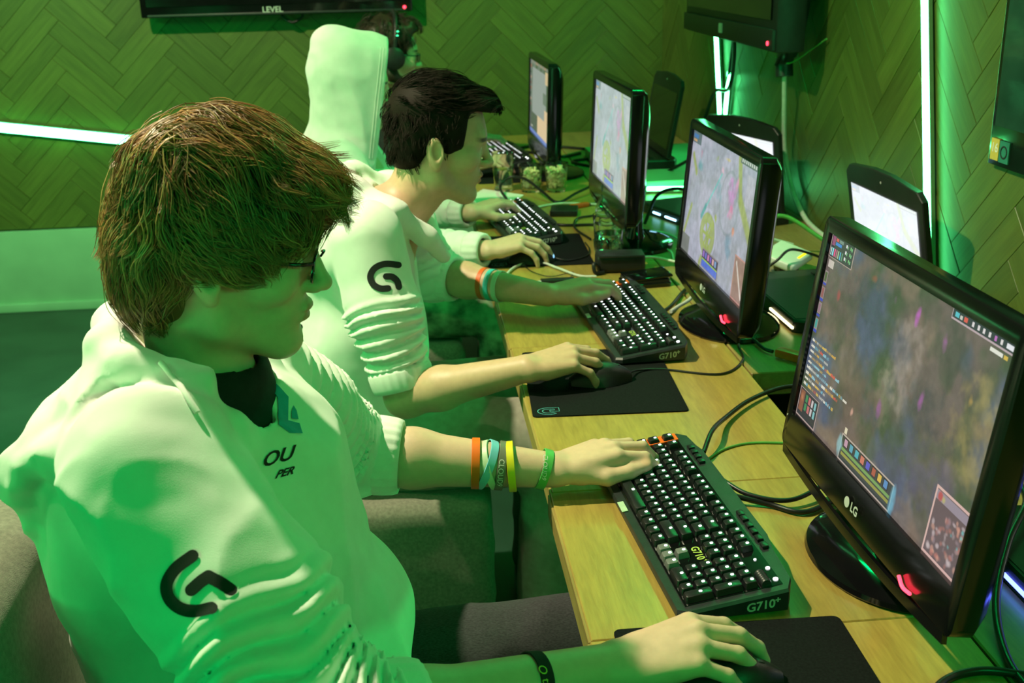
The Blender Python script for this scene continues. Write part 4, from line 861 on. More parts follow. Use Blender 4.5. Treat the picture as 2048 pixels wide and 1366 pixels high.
cable([(0.175, 2.655, 0.762), (0.215, 2.64, 0.756), (0.27, 2.68, 0.7545), (0.29, 2.76, 0.754), (0.29, 2.83, 0.754)], 0.0021, M['cable'], 'thin mouse cable crossing the mat in front of the tumbler')
cable([(0.50, 3.02, Zc), (0.53, 2.98, 0.85), (0.60, 2.94, 0.87), (0.66, 2.92, 0.82), (0.64, 2.90, 0.795)], 0.0052, M['cable'], 'thick black cable looping high over the cyan lit laptop')
cable([(0.69, 1.20, 0.80), (0.655, 1.165, 0.80), (0.63, 1.10, 0.80), (0.56, 1.015, 0.79), (0.497, 0.92, 0.765), (0.46, 0.82, Zc), (0.455, 0.74, Zc)], 0.0050, M['cable'], 'glossy black cable hanging over the laptop with the blue light bar')
cable([(0.335, 0.755, Zc), (0.365, 0.787, Zc), (0.40, 0.802, Zc), (0.44, 0.80, Zc), (0.50, 0.77, Zc)], 0.0050, M['cable'], 'thick black cable bending across the near end of the desk')
cable([(0.50, 4.28, Zc), (0.42, 4.22, Zc), (0.35, 4.30, Zc), (0.25, 4.42, Zc), (0.33, 4.50, Zc), (0.45, 4.45, Zc), (0.56, 4.36, Zc)], 0.006, M['cable'], 'tangle of black cable on the far end of the desk')
cable([(0.52, 4.15, Zc), (0.44, 4.10, Zc), (0.50, 3.98, Zc), (0.58, 3.90, Zc), (0.55, 3.70, Zc)], 0.006, M['cable'], 'black cable lying behind the farthest monitor')
cable([(0.70, 3.70, 0.765), (0.76, 3.62, 0.82), (0.82, 3.58, 0.86), (0.90, 3.62, 0.84), (0.95, 3.70, 0.80)], 0.006, M['cable'], 'black cable arching beside the switched-off laptop')
cable([(0.72, 3.66, 0.765), (0.80, 3.56, 0.79), (0.90, 3.52, 0.80), (0.97, 3.55, 0.80)], 0.006, M['gcable'], 'green cable arching beside the switched-off laptop')
cable([(0.66, 2.50, 0.77), (0.70, 2.58, 0.83), (0.78, 2.60, 0.86), (0.88, 2.56, 0.80)], 0.0055, M['gcable'], 'pale green cable curving behind the white router')
cable([(0.64, 2.42, 0.76), (0.64, 2.54, 0.79), (0.70, 2.66, 0.80), (0.84, 2.68, 0.76)], 0.0045, M['wcable'], 'pale cable trailing along the shelf beside the white router')
cable([(0.67, 2.40, 0.772), (0.70, 2.39, 0.80), (0.735, 2.40, 0.822), (0.80, 2.43, 0.80), (0.86, 2.46, 0.77)], 0.0035, M['cable'], 'thin black cable looped over the white router')
# ------------------------------------------------------------------ implicit bodies, meshed with surface nets
def A3(*v): return np.array(v, float)
def unit(v): v = np.asarray(v, float); return v/(np.linalg.norm(v)+1e-12)
def smin(a, b, k):
    h = np.clip(0.5+0.5*(b-a)/k, 0, 1); return b+(a-b)*h-k*h*(1-h)
def smax(a, b, k): return -smin(-a, -b, k)
class Pr:
    def __init__(s, fn, c, r): s.fn, s.c, s.r = fn, np.asarray(c, float), r
def rc(a, b, ra, rb):
    a, b = np.asarray(a, float), np.asarray(b, float); ba = b-a; L2 = ba@ba+1e-12
    def f(p):
        t = np.clip((p-a)@ba/L2, 0, 1); return np.linalg.norm(p-a-t[..., None]*ba, axis=-1)-(ra+(rb-ra)*t)
    return Pr(f, (a+b)/2, math.sqrt(L2)/2+max(ra, rb))
def erc(a, b, ra, rb, S):
    """tapered capsule squeezed by the per-axis scale S"""
    S = np.asarray(S, float); q = rc(np.asarray(a)/S, np.asarray(b)/S, ra, rb); m = S.min()
    return Pr(lambda p: q.fn(p/S)*m, q.c*S, q.r*S.max())
def el(c, r, R=None):
    c, r = np.asarray(c, float), np.asarray(r, float); R = None if R is None else np.asarray(R, float)
    def f(p):
        q = p-c
        if R is not None: q = q@R
        k0 = np.linalg.norm(q/r, axis=-1); k1 = np.linalg.norm(q/(r*r), axis=-1)+1e-9; return k0*(k0-1)/k1
    return Pr(f, c, r.max())
def rbox(c, h, rad, R=None):
    c, h = np.asarray(c, float), np.asarray(h, float); R = None if R is None else np.asarray(R, float)
    def f(p):
        q = p-c
        if R is not None: q = q@R
        q = np.abs(q)-(h-rad); return np.linalg.norm(np.maximum(q, 0), axis=-1)+np.minimum(q.max(-1), 0)-rad
    return Pr(f, c, np.linalg.norm(h))
def chain(pts, rad):
    return [rc(pts[i], pts[i+1], rad[i], rad[i+1]) for i in range(len(pts)-1)]
class Gp:
    def __init__(s, prims, k=0.01, ku=0.01, op='+', disp=None): s.p, s.k, s.ku, s.op, s.disp = prims, k, ku, op, disp
def sdf(p, groups, bc=None, h=0.0):
    D = np.full(p.shape[:-1], 1.0)
    for g in groups:
        d = None
        for q in g.p:
            if bc is not None and np.linalg.norm(q.c-bc) > q.r+h+0.035: continue
            v = q.fn(p); d = v if d is None else smin(d, v, g.k)
        if d is None: continue
        if g.disp is not None: d = d+g.disp(p)
        D = smin(D, d, g.ku) if g.op == '+' else smax(D, -d, g.ku)
    return D
def surface(groups, res, name='body', margin=0.02, color=None, B=16, keep=None):
    lo = np.min([q.c-q.r for g in groups if g.op == '+' for q in g.p], 0)-margin; hi = np.max([q.c+q.r for g in groups if g.op == '+' for q in g.p], 0)+margin
    bs = B*res; nb = np.ceil((hi-lo)/bs).astype(int); idx = np.stack(np.meshgrid(*[np.arange(n) for n in nb], indexing='ij'), -1).reshape(-1, 3)
    cen = lo+(idx+0.5)*bs; hd = bs*0.866
    act = idx[np.abs(sdf(cen, groups)) < hd*1.3+0.014]; N = nb*B+4
    g1 = np.arange(B+1); GG = np.stack(np.meshgrid(g1, g1, g1, indexing='ij'), -1)
    keyf = lambda c: ((c[..., 0]+1)*N[1]+(c[..., 1]+1))*N[2]+(c[..., 2]+1)
    VK, VP, QD = [], [], []
    corners = [(i, j, k) for i in (0, 1) for j in (0, 1) for k in (0, 1)]
    edges = [(a, b) for a in range(8) for b in range(a+1, 8) if sum(abs(x-y) for x, y in zip(corners[a], corners[b])) == 1]
    for bi in act:
        base = bi*B; p = lo+(GG+base)*res; bc = lo+(base+B/2)*res
        d = sdf(p, groups, bc, hd); s = d < 0
        if s.all() or not s.any(): continue
        cs = np.zeros((B, B, B), int)
        for (i, j, k) in corners: cs += s[i:i+B, j:j+B, k:k+B]
        ci = np.argwhere((cs > 0) & (cs < 8))
        if not len(ci): continue
        dv = np.stack([d[ci[:, 0]+i, ci[:, 1]+j, ci[:, 2]+k] for (i, j, k) in corners], 1)
        acc = np.zeros((len(ci), 3)); cnt = np.zeros(len(ci))
        for a, b in edges:
            m = (dv[:, a] < 0) != (dv[:, b] < 0); t = np.where(m, dv[:, a]/(dv[:, a]-dv[:, b]+1e-12), 0)
            ca, cb = np.array(corners[a]), np.array(corners[b]); acc += np.where(m[:, None], ca+(cb-ca)*t[:, None], 0); cnt += m
        VK.append(keyf(ci+base)); VP.append(lo+(ci+base+acc/np.maximum(cnt, 1)[:, None])*res)
        for ax in range(3):
            sl0 = [slice(0, B)]*3; sl1 = list(sl0); sl1[ax] = slice(1, B+1)
            a, b = s[tuple(sl0)], s[tuple(sl1)]; e = np.argwhere(a != b)
            if not len(e): continue
            ge = e+base; o1, o2 = np.zeros(3, int), np.zeros(3, int); o1[(ax+1) % 3] = 1; o2[(ax+2) % 3] = 1
            q = np.stack([keyf(ge), keyf(ge-o1), keyf(ge-o1-o2), keyf(ge-o2)], 1)
            fl = ~a[e[:, 0], e[:, 1], e[:, 2]]; q[fl] = q[fl][:, ::-1]; QD.append(q)
    VK = np.concatenate(VK); VP = np.concatenate(VP); QD = np.concatenate(QD)
    ks, ui = np.unique(VK, return_index=True); V = VP[ui]
    pos = np.searchsorted(ks, QD); pos = np.clip(pos, 0, len(ks)-1); ok = (ks[pos] == QD).all(1); F = pos[ok]
    if keep is not None:
        kv = keep(V); F = F[kv[F].all(1)]; used = np.unique(F); rem = np.full(len(V), -1); rem[used] = np.arange(len(used)); V = V[used]; F = rem[F]
    return V, F
def raw_mesh(V, F, name='body', tone=None, mi=None):
    me = bpy.data.meshes.new(name); me.vertices.add(len(V)); me.vertices.foreach_set('co', V.astype(np.float32).ravel())
    n = F.shape[1]; me.loops.add(F.size); me.loops.foreach_set('vertex_index', F.ravel().astype(np.int32)); me.polygons.add(len(F))
    me.polygons.foreach_set('loop_start', np.arange(0, F.size, n, dtype=np.int32)); me.update(calc_edges=True)
    me.polygons.foreach_set('use_smooth', np.ones(len(F), bool))
    if tone is not None:
        at = me.color_attributes.new('tone', 'FLOAT_COLOR', 'POINT'); c = np.ones((len(V), 4)); c[:, :3] = tone; at.data.foreach_set('color', c.ravel())
    return me
# smooth pseudo-noise and folds
def hsh(i, j, k, s): n = np.sin(i*127.1+j*311.7+k*74.7+s*53.3)*43758.5453; return n-np.floor(n)
def vnoise(p, s=0):
    i = np.floor(p); f = p-i; f = f*f*(3-2*f); i0, i1, i2 = i[..., 0], i[..., 1], i[..., 2]; out = 0
    for a in (0, 1):
        for b in (0, 1):
            for c in (0, 1):
                w = (f[..., 0] if a else 1-f[..., 0])*(f[..., 1] if b else 1-f[..., 1])*(f[..., 2] if c else 1-f[..., 2]); out = out+w*hsh(i0+a, i1+b, i2+c, s)
    return out
def folds(a, b, t0, t1, lam, amp, seed=0, warp=0.6, soft=0.25):
    """ring-like cloth folds round the limb from a to b between parameters t0..t1"""
    a, b = np.asarray(a, float), np.asarray(b, float); ba = b-a; L = np.linalg.norm(ba); ax = ba/L
    def f(p):
        x = (p-a)@ax; t = x/L; w = np.clip((t-t0)/soft, 0, 1)*np.clip((t1-t)/soft, 0, 1)
        n = vnoise(p*13.0+seed*7.3, seed); n2 = vnoise(p*21.0+3.1*seed, seed+5)
        ph = (x+warp*lam*2.6*(n-0.5)+0.35*lam*(n2-0.5))/lam
        r = 1-np.abs(2*(ph-np.floor(ph))-1); r = 1-(1-r)**1.7
        return -w*amp*(r-0.5)*(0.35+0.85*n2)
    return f
def folds_path(pts, s0, s1, lam, amp, seed=0, warp=0.7, soft=0.05):
    """like folds, but the rings follow a bent limb; s0..s1 in metres along the path"""
    P = [np.asarray(q, float) for q in pts]
    def f(p):
        best = None; acc = 0.0
        for a, b in zip(P[:-1], P[1:]):
            ba = b-a; L = np.linalg.norm(ba); t = (p-a)@ba/(L*L); tc = np.clip(t, 0, 1); d = np.linalg.norm(p-a-tc[..., None]*ba, axis=-1); s = acc+tc*L; acc += L
            if best is None: best, S, W = d, s, None
            k = 1/(1+np.exp(np.clip((d-best)/0.012, -30, 30))) if W is not None else None
            if W is None: W = 1
            else: S = S*(1-k)+s*k; best = np.minimum(best, d)
        w = np.clip((S-s0)/soft, 0, 1)*np.clip((s1-S)/(soft*0.5), 0, 1); n = vnoise(p*12.0+seed*7.3, seed); n2 = vnoise(p*20.0+3.1*seed, seed+5)
        ph = (S+warp*lam*2.6*(n-0.5)+0.4*lam*(n2-0.5))/lam; r = 1-np.abs(2*(ph-np.floor(ph))-1); r = 1-(1-r)**1.8
        return -w*amp*(r-0.5)*(0.35+0.85*n2)
    return f
def cloth(sc, amp, seed, aniso=(1, 1, 1)):
    an = np.array(aniso, float)*sc
    def f(p):
        n = vnoise(p*an, seed); m = vnoise(p*an*2.3+4.0, seed+3); r = 1-np.abs(2*n-1); return -amp*((r**2)*0.9+0.5*m-0.6)
    return f
def addf(*fs): return lambda p: sum(f(p) for f in fs)

# ------------------------------------------------------------------ hands and heads
def hand(w, d, n, thumb_side, curls, spread=(0.16, 0.04, -0.06, -0.18), thumb=((0.62, 0.62, -0.35), (0.9, 0.25, -0.28), (0.97, 0.0, -0.2)), s=1.0, tlen=(0.046, 0.033, 0.027), spots=None):
    w = np.asarray(w, float); d = unit(d); n = np.asarray(n, float); n = unit(n-d*(n@d)); t = np.cross(n, d)
    if t@np.asarray(thumb_side, float) < 0: t = -t
    ku = [(0.090, 0.029, 0.001), (0.094, 0.009, 0.004), (0.088, -0.011, 0.002), (0.079, -0.029, -0.004)]
    K = [w+s*(d*a+t*b+n*c) for a, b, c in ku]
    palm = [rc(w+s*(t*b*0.55+d*0.004), k, 0.0165*s, 0.0118*s) for k, (a, b, c) in zip(K, ku)]
    palm.append(rc(w+s*(d*0.030+t*0.020-n*0.008), w+s*(d*0.060+t*0.018-n*0.008), 0.016*s, 0.013*s)); palm.append(rc(w+s*(d*0.03-t*0.018-n*0.008), w+s*(d*0.065-t*0.02-n*0.008), 0.015*s, 0.012*s))
    G = [Gp(palm, 0.011*s, 0.012*s)]
    ln = [(0.045, 0.027, 0.021), (0.050, 0.031, 0.022), (0.046, 0.029, 0.022), (0.036, 0.022, 0.019)]; rr = [(0.0102, 0.0092, 0.0082, 0.0066), (0.0104, 0.0094, 0.0084, 0.0068), (0.0100, 0.0090, 0.0080, 0.0064), (0.0090, 0.0080, 0.0072, 0.0058)]
    for i in range(4):
        f0 = unit(d+t*spread[i]); ang = 0.0; p = K[i]; pts = [p]
        for j in range(3):
            ang += curls[i][j]; dv = f0*math.cos(ang)-n*math.sin(ang); p = p+dv*ln[i][j]*s; pts.append(p)
        G.append(Gp(chain(pts, [r*s for r in rr[i]]), 0.0035*s, 0.0045*s))
        if spots is not None: spots.append((pts[3]+n*0.004*s-dv*0.003*s, 0.0068*s, (1.12, 1.02, 1.0)))
    b = w+s*(d*0.022+t*0.020-n*0.006); pts = [b]
    for (a1, a2, a3), L in zip(thumb, tlen): b = b+unit(d*a1+t*a2+n*a3)*L*s; pts.append(b)
    G.append(Gp(chain(pts, [0.0150*s, 0.0122*s, 0.0108*s, 0.0080*s]), 0.006*s, 0.010*s))
    if spots is not None: spots.append((pts[3]-unit(pts[3]-pts[2])*0.001+n*0.007*s, 0.0085*s, (1.15, 1.04, 1.0)))
    return G
def frame_head(O, pitch, yaw, roll=0.0):
    """columns: forward, left, up"""
    f = A3(math.cos(pitch)*math.cos(yaw), math.cos(pitch)*math.sin(yaw), -math.sin(pitch)); l0 = A3(-math.sin(yaw), math.cos(yaw), 0); u0 = np.cross(f, l0)
    l = l0*math.cos(roll)+u0*math.sin(roll); return np.stack([f, l, np.cross(f, l)], 1)
def head(O, Rm, s=1.0, ear=True, spots=None):
    O = np.asarray(O, float); P = lambda x, y, z: O+Rm@(np.array([x, y, z])*s); r3 = lambda *v: np.array(v)*s
    G = []
    skull = [el(P(-0.012, 0, 0.052), r3(0.096, 0.073, 0.080), Rm), el(P(0.030, 0, 0.020), r3(0.060, 0.060, 0.070), Rm), rc(P(0.030, 0, -0.010), P(0.050, 0, -0.070), 0.055*s, 0.032*s)]
    for y in (-1, 1):
        skull += [rc(P(-0.010, 0.050*y, -0.025), P(0.005, 0.046*y, -0.062), 0.022*s, 0.018*s), rc(P(0.005, 0.046*y, -0.062), P(0.066, 0.012*y, -0.088), 0.018*s, 0.016*s), el(P(0.055, 0.046*y, -0.008), r3(0.026, 0.020, 0.022), Rm)]
    skull += [rc(P(0.070, -0.032, 0.036), P(0.070, 0.032, 0.036), 0.017*s, 0.017*s), el(P(0.075, 0, -0.086), r3(0.016, 0.020, 0.014), Rm), el(P(0.070, 0, -0.045), r3(0.022, 0.030, 0.022), Rm)]
    G.append(Gp(skull, 0.020*s, 0.01))
    G.append(Gp([el(P(0.098, 0.033*y, 0.016), r3(0.018, 0.019, 0.013), Rm) for y in (-1, 1)], 0.002, 0.010*s, '-'))
    G.append(Gp([el(P(0.0715, 0.032*y, 0.014), r3(0.0125, 0.0125, 0.0125), Rm) for y in (-1, 1)]+[rc(P(0.076, 0.020*y, 0.0215), P(0.072, 0.046*y, 0.0185), 0.0042*s, 0.0042*s) for y in (-1, 1)], 0.004*s, 0.003*s))
    G.append(Gp([rc(P(0.084, 0, 0.030), P(0.106, 0, -0.010), 0.0070*s, 0.0088*s), el(P(0.107, 0, -0.013), r3(0.0100, 0.0105, 0.0085), Rm)]+[el(P(0.096, 0.0125*y, -0.0165), r3(0.0105, 0.0062, 0.0072), Rm) for y in (-1, 1)], 0.008*s, 0.008*s))
    G.append(Gp([el(P(0.0915, 0, -0.0405), r3(0.0085, 0.021, 0.0060), Rm), el(P(0.0888, 0, -0.0525), r3(0.0095, 0.018, 0.0070), Rm)], 0.0015*s, 0.006*s))
    G.append(Gp([rc(P(0.098, -0.020, -0.0472), P(0.098, 0.020, -0.0472), 0.0014*s, 0.0014*s), rc(P(0.098, 0, -0.0472), P(0.098, 0, -0.0470), 0.0020*s, 0.0020*s), el(P(0.094, 0, -0.064), r3(0.007, 0.016, 0.006), Rm)], 0.002, 0.004*s, '-'))
    if ear:
        for y in (-1, 1):
            Re = Rm@np.array(Matrix.Rotation(math.radians(-14), 3, 'Y'))@np.array(Matrix.Rotation(math.radians(18*y), 3, 'Z'))
            G.append(Gp([el(P(-0.014, 0.078*y, 0.000), r3(0.0185, 0.0085, 0.031), Re), el(P(-0.006, 0.074*y, -0.026), r3(0.009, 0.007, 0.011), Re)], 0.006*s, 0.006*s))
            G.append(Gp([el(P(-0.010, 0.086*y, 0.003), r3(0.0105, 0.0075, 0.019), Re)], 0.002, 0.004*s, '-'))
    if spots is not None:
        for y in (-1, 1):
            spots += [(P(0.0835, 0.032*y, 0.0138), 0.0085*s, (1.25, 1.6, 1.9)), (P(0.0855, 0.033*y, 0.0135), 0.0050*s, (0.10, 0.10, 0.12))]
        for q in (-0.014, -0.007, 0, 0.007, 0.014): spots += [(P(0.097, q, -0.0420), 0.0062*s, (0.92, 0.62, 0.60)), (P(0.095, q*0.9, -0.0535), 0.0068*s, (0.92, 0.62, 0.60))]
    return G
def tones(V, spots, hd=None):
    T = np.ones((len(V), 3))
    if hd is not None:
        l = (V-hd[0])@hd[1]; ay = np.abs(l[:, 1]); zc = 0.0385-2.6*(ay-0.030)**2-0.04*np.clip(ay-0.035, 0, 1); w = np.clip((0.0052-np.abs(l[:, 2]-zc))/0.0016, 0, 1)*np.clip((ay-0.011)/0.004, 0, 1)*np.clip((0.056-ay)/0.006, 0, 1)*(l[:, 0] > 0.045); T = T*(1-0.85*w[:, None])
    for c, r, col in spots:
        d = np.linalg.norm(V-np.asarray(c), axis=1); w = np.clip((r*1.15-d)/(r*0.35), 0, 1)[:, None]; T = T*(1-w)+np.array(col)*w
    return T
def bvh_of(V, F): return BVHTree.FromPolygons([tuple(v) for v in V.tolist()], F.tolist())

# ------------------------------------------------------------------ hair made of tapering locks
def gradn(fn, p, e=0.0015):
    g = np.stack([fn(p+np.eye(3)[i]*e)-fn(p-np.eye(3)[i]*e) for i in range(3)], -1); return g/(np.linalg.norm(g, axis=-1, keepdims=True)+1e-9)
def hair_locks(cap, O, Rm, n_guides, kids, flow, length, steps, lift, width, seed, where, jit=0.006, tipflare=0.0, wave=0.0):
    g = np.random.default_rng(seed); fn = lambda p: sdf(p, cap)
    # roots: throw random directions from the head centre and march to the cap
    dirs = g.normal(size=(n_guides*6, 3)); dirs /= np.linalg.norm(dirs, axis=1, keepdims=True); c0 = O+Rm@np.array([-0.012, 0, 0.05])
    t = np.full(len(dirs), 0.16)
    for _ in range(24): t = t-np.clip(fn(c0+dirs*t[:, None]), -0.05, 0.05)*0.8
    R0 = c0+dirs*t[:, None]; loc = (R0-O)@Rm; ok = where(loc) & (np.abs(fn(R0)) < 0.004); R0 = R0[ok][:n_guides]; n = len(R0)
    ln = length((R0-O)@Rm)*(0.75+0.5*g.random(n)); P = R0.copy(); paths = [P.copy()]; ph = g.random(n)*6.28; side = g.normal(size=(n, 3))
    for k in range(steps):
        u = k/(steps-1); N = gradn(fn, P); dv = flow((P-O)@Rm)@Rm.T
        wob = np.stack([vnoise(P*16+seed, 1), vnoise(P*16+seed, 2), vnoise(P*16+seed, 3)], -1)-0.5
        dv = dv+wob*0.9+side*0.16+wave*np.sin(ph+u*6)[:, None]*np.cross(N, dv)
        dv = dv-N*np.sum(dv*N, 1, keepdims=True); dv /= (np.linalg.norm(dv, axis=1, keepdims=True)+1e-9)
        P = P+dv*(ln/steps)[:, None]; d = fn(P); tgt = lift*(0.3+0.7*math.sin(math.pi*min(u*1.05, 1)))+tipflare*u**3
        P = P+gradn(fn, P)*np.clip(tgt-d, -0.01, 0.01)[:, None]; paths.append(P.copy())
    Gd = np.stack(paths, 1)                                   # n x S x 3
    S = Gd.shape[1]; V = []; F = []; off = 0; uu = np.linspace(0, 1, S)
    off_k = g.normal(size=(n, kids, 3))*jit; ws = width*(0.7+0.6*g.random((n, kids))); shr = (1-0.65*uu**1.4)
    C = Gd[:, None]+off_k[:, :, None]*shr[None, None, :, None]; trim = (0.8+0.2*g.random((n, kids)))[..., None, None]
    C = C.reshape(n*kids, S, 3); W = ws.reshape(-1)
    T = np.gradient(C, axis=1); T /= np.linalg.norm(T, axis=2, keepdims=True)+1e-9
    ref = np.broadcast_to(unit(g.normal(size=3)), T.shape); a = np.cross(T, ref); a /= np.linalg.norm(a, axis=2, keepdims=True)+1e-9; b = np.cross(T, a)
    wt = W[:, None]*(0.55+0.45*np.sin(np.pi*np.clip(uu*0.9+0.08, 0, 1)))[None]*(1-0.80*uu**3)[None]
    Vv = np.stack([C+(a*math.cos(q)+b*math.sin(q))*wt[..., None] for q in (0, 2.094, 4.189)], 2).reshape(-1, 3)
    m = n*kids; base = (np.arange(m)*S*3)[:, None, None]+(np.arange(S-1)*3)[None, :, None]
    Fq = np.concatenate([(base+np.array([q, (q+1) % 3, 3+(q+1) % 3, 3+q])[None, None]).reshape(-1, 4) for q in range(3)], 0)
    sh = np.repeat(0.55+1.1*g.random(m)**1.6, S*3)
    return Vv, Fq, np.stack([sh, sh, sh], 1)
def join(*parts):
    V = []; F = []; T = []; o = 0
    for v, f, t in parts: V.append(v); F.append(f+o); T.append(t); o += len(v)
    return np.concatenate(V), np.concatenate(F), np.concatenate(T)
def band(a, b, t, r, wd, th=0.0016, tilt=(0, 0), ell=1.0, n=30, name='wristband', m=None, parent=None, label=None, shift=(0, 0, 0)):
    """closed rubber wristband round the limb axis a->b at parameter t"""
    a, b = Vector(a), Vector(b); ax = (b-a).normalized(); c = a+(b-a)*t+Vector(shift); R = ax.to_track_quat('Z', 'X').to_matrix() @ Matrix.Rotation(tilt[0], 3, 'X') @ Matrix.Rotation(tilt[1], 3, 'Y')
    pr = [(r, -wd/2), (r+th, -wd/2+0.0006), (r+th, wd/2-0.0006), (r, wd/2)]
    return put(name, MB().lathe(pr, n, c, 1.0, ell, R, closed=True).mesh(40), m, parent, label=label)
def decal(bvh, pts_faces, name, m, parent, lift=0.0012, label=None, single=False):
    """flat shape whose vertices are (point, direction); dropped on the surface"""
    V = []
    for p, d in pts_faces[0]:
        h = bvh.ray_cast(Vector(p), Vector(d).normalized(), 3.0)
        V.append(tuple(h[0]+h[1]*lift) if h[0] is not None else None)
    F = [f for f in pts_faces[1] if all(V[i] is not None for i in f)]
    if F:
        ok = []
        for f in F:
            q = [Vector(V[i]) for i in f]
            if max((q[i]-q[i-1]).length for i in range(len(q))) < 0.05: ok.append(f)
        F = ok
    if F:                                                       # keep the largest connected patch
        par = list(range(len(V)))
        def fd(x):
            while par[x] != x: par[x] = par[par[x]]; x = par[x]
            return x
        for f in F:
            for i in f[1:]: par[fd(i)] = fd(f[0])
        if single:
            cnt = {}
            for f in F: cnt[fd(f[0])] = cnt.get(fd(f[0]), 0)+1
            bst = max(cnt, key=cnt.get); F = [f for f in F if fd(f[0]) == bst]
    V = [v if v is not None else (0, 0, 0) for v in V]; used = sorted({i for f in F for i in f}); mp = {u: k for k, u in enumerate(used)}
    return put(name, mesh_from([V[i] for i in used], [[mp[i] for i in f] for f in F], name, 179), m, parent, label=label)
# ------------------------------------------------------------------ the players
def pxdir(px, py): return _f+_r*(px-1024)/FPX-_u*(py-683)/FPX
def stroke_decal(bvh, lines, width, name, m, parent, across=4, label=None, lift=0.0014, step=4.0):
    """print thick round-ended strokes on a garment; the points are seen from where the photographer stood"""
    V = []; F = []
    for pts in lines:
        P = np.array(spline([(x, y, 0) for x, y in pts], 10))[:, :2]; T = np.gradient(P, axis=0); T /= np.linalg.norm(T, axis=1, keepdims=True)+1e-9
        N = np.stack([-T[:, 1], T[:, 0]], 1); rows = [(P[i], N[i], width/2) for i in range(len(P))]
        e0 = [(P[0]-T[0]*width/2*math.sin(a), N[0], width/2*math.cos(a)) for a in (1.45, 1.1, 0.75, 0.4)]; e1 = [(P[-1]+T[-1]*width/2*math.sin(a), N[-1], width/2*math.cos(a)) for a in (0.4, 0.75, 1.1, 1.45)]
        rows = e0+rows+e1; b = len(V)
        for c, n, w in rows:
            for k in range(across+1): q = c+n*w*(2*k/across-1); V.append((tuple(CAM), tuple(pxdir(*q))))
        for i in range(len(rows)-1):
            for k in range(across): a = b+i*(across+1)+k; F.append((a, a+1, a+across+2, a+across+1))
    return decal(bvh, (V, F), name, m, parent, lift, label)
def poly_decal(bvh, poly, name, m, parent, n=14, label=None, lift=0.0014):
    """filled convex-ish shape printed on a garment (fan of rings round its centre)"""
    P = np.array(poly, float); c = P.mean(0); K = []
    for i in range(len(P)):
        for t in np.linspace(0, 1, n, endpoint=False): K.append(P[i]*(1-t)+P[(i+1) % len(P)]*t)
    K = np.array(K); V = []; F = []; R = 8
    for r in range(R+1):
        for q in K: V.append((tuple(CAM), tuple(pxdir(*(c+(q-c)*r/R)))))
    L = len(K)
    for r in range(R):
        for i in range(L): j = (i+1) % L; F.append((r*L+i, r*L+j, (r+1)*L+j, (r+1)*L+i))
    return decal(bvh, (V, F), name, m, parent, lift, label, True)
def text_decal(bvh, s, size, org, ex, ey, name, m, parent, bold=0.0, shear=0.0, label=None, lift=0.0016):
    """lettering in photograph pixels: org + ex*x + ey*y (ey points to the top of the letters)"""
    V, F = text_mesh(s, size, bold*size, shear); ex, ey, org = np.array(ex, float), np.array(ey, float), np.array(org, float)
    # refine: split every face edge once by fan
    W = [(tuple(CAM), tuple(pxdir(*(org+ex*v[0]+ey*v[1])))) for v in V]
    return decal(bvh, (W, F), name, m, parent, lift, label)
def limb(a, b, ra, rm, rb, tm=0.3):
    a, b = np.asarray(a, float), np.asarray(b, float); c = a+(b-a)*tm; return [rc(a, c, ra, rm), rc(c, b, rm, rb)]
def cuff(a, b, t, r0, r1, wd, parent, m, n=96, depth=0.0012, ell=1.0, name='cuff'):
    a, b = Vector(a), Vector(b); ax = (b-a).normalized(); c = a+(b-a)*t; R = ax.to_track_quat('Z', 'X').to_matrix(); V = []; F = []
    prof = [(-0.012, -0.5), (-0.001, -0.48), (0.002, -0.30), (0.0025, 0.0), (0.002, 0.30), (0.0, 0.47), (-0.004, 0.5), (-0.009, 0.47), (-0.012, 0.30)]
    for dr, z in prof:
        for k in range(n):
            g = 2*math.pi*k/n; r = (r0+(r1-r0)*(z+0.5))+dr+(depth if (k//2) % 2 else 0)*(1 if dr > -0.003 else 0); V.append(R @ Vector((r*math.cos(g), r*math.sin(g)*ell, z*wd))+c)
    for i in range(len(prof)-1):
        for k in range(n): l = (k+1) % n; F.append((i*n+k, i*n+l, (i+1)*n+l, (i+1)*n+k))
    return put(name, mesh_from(V, F, name, 179), m, parent, label='ribbed cuff')
def shoe(x, y, parent):
    mb = MB(); rings = []
    for k in range(9):
        s = k/8; px = x-0.09+0.27*s; w = 0.040*(math.sin(math.pi*min(max(s*0.9+0.07, 0.02), 0.97))**0.4); h = 0.085*(1-0.6*s**1.2)*(0.6+0.4*math.sin(math.pi*min(1, s+0.25)))
        rings.append([(px, y+w*math.cos(a), 0.002+(h if math.sin(a) > 0 else 0)*abs(math.sin(a))**0.8) for a in [2*math.pi*q/16 for q in range(16)]])
    put('shoe', mb.loft(rings).mesh(50), M['shoe'], parent)
def trousers(root, hipN, kneeN, hipF, kneeF, m, seed, res=0.007, r=(0.098, 0.078, 0.060)):
    P = [el((np.asarray(hipN)+np.asarray(hipF))/2+A3(-0.03, 0, 0.0), (0.14, 0.19, 0.12))]
    G = [Gp(P, 0.05, 0.03, disp=cloth(10, 0.006, seed))]
    for h, k in ((hipN, kneeN), (hipF, kneeF)):
        h, k = np.asarray(h, float), np.asarray(k, float); an = A3(k[0]-0.03, k[1], 0.11)
        G.append(Gp([rc(h, k, r[0], r[1]), rc(k, an, r[1]*0.92, r[2])], 0.03, 0.04, disp=addf(cloth(12, 0.006, seed+1), folds(h, k, 0.0, 0.5, 0.035, 0.006, seed), folds(h, k, 0.8, 1.15, 0.03, 0.006, seed+2))))
        shoe(an[0]+0.02, an[1], root)
    V, F = surface(G, res); put('trousers', raw_mesh(V, F, 'trousers'), m, root)
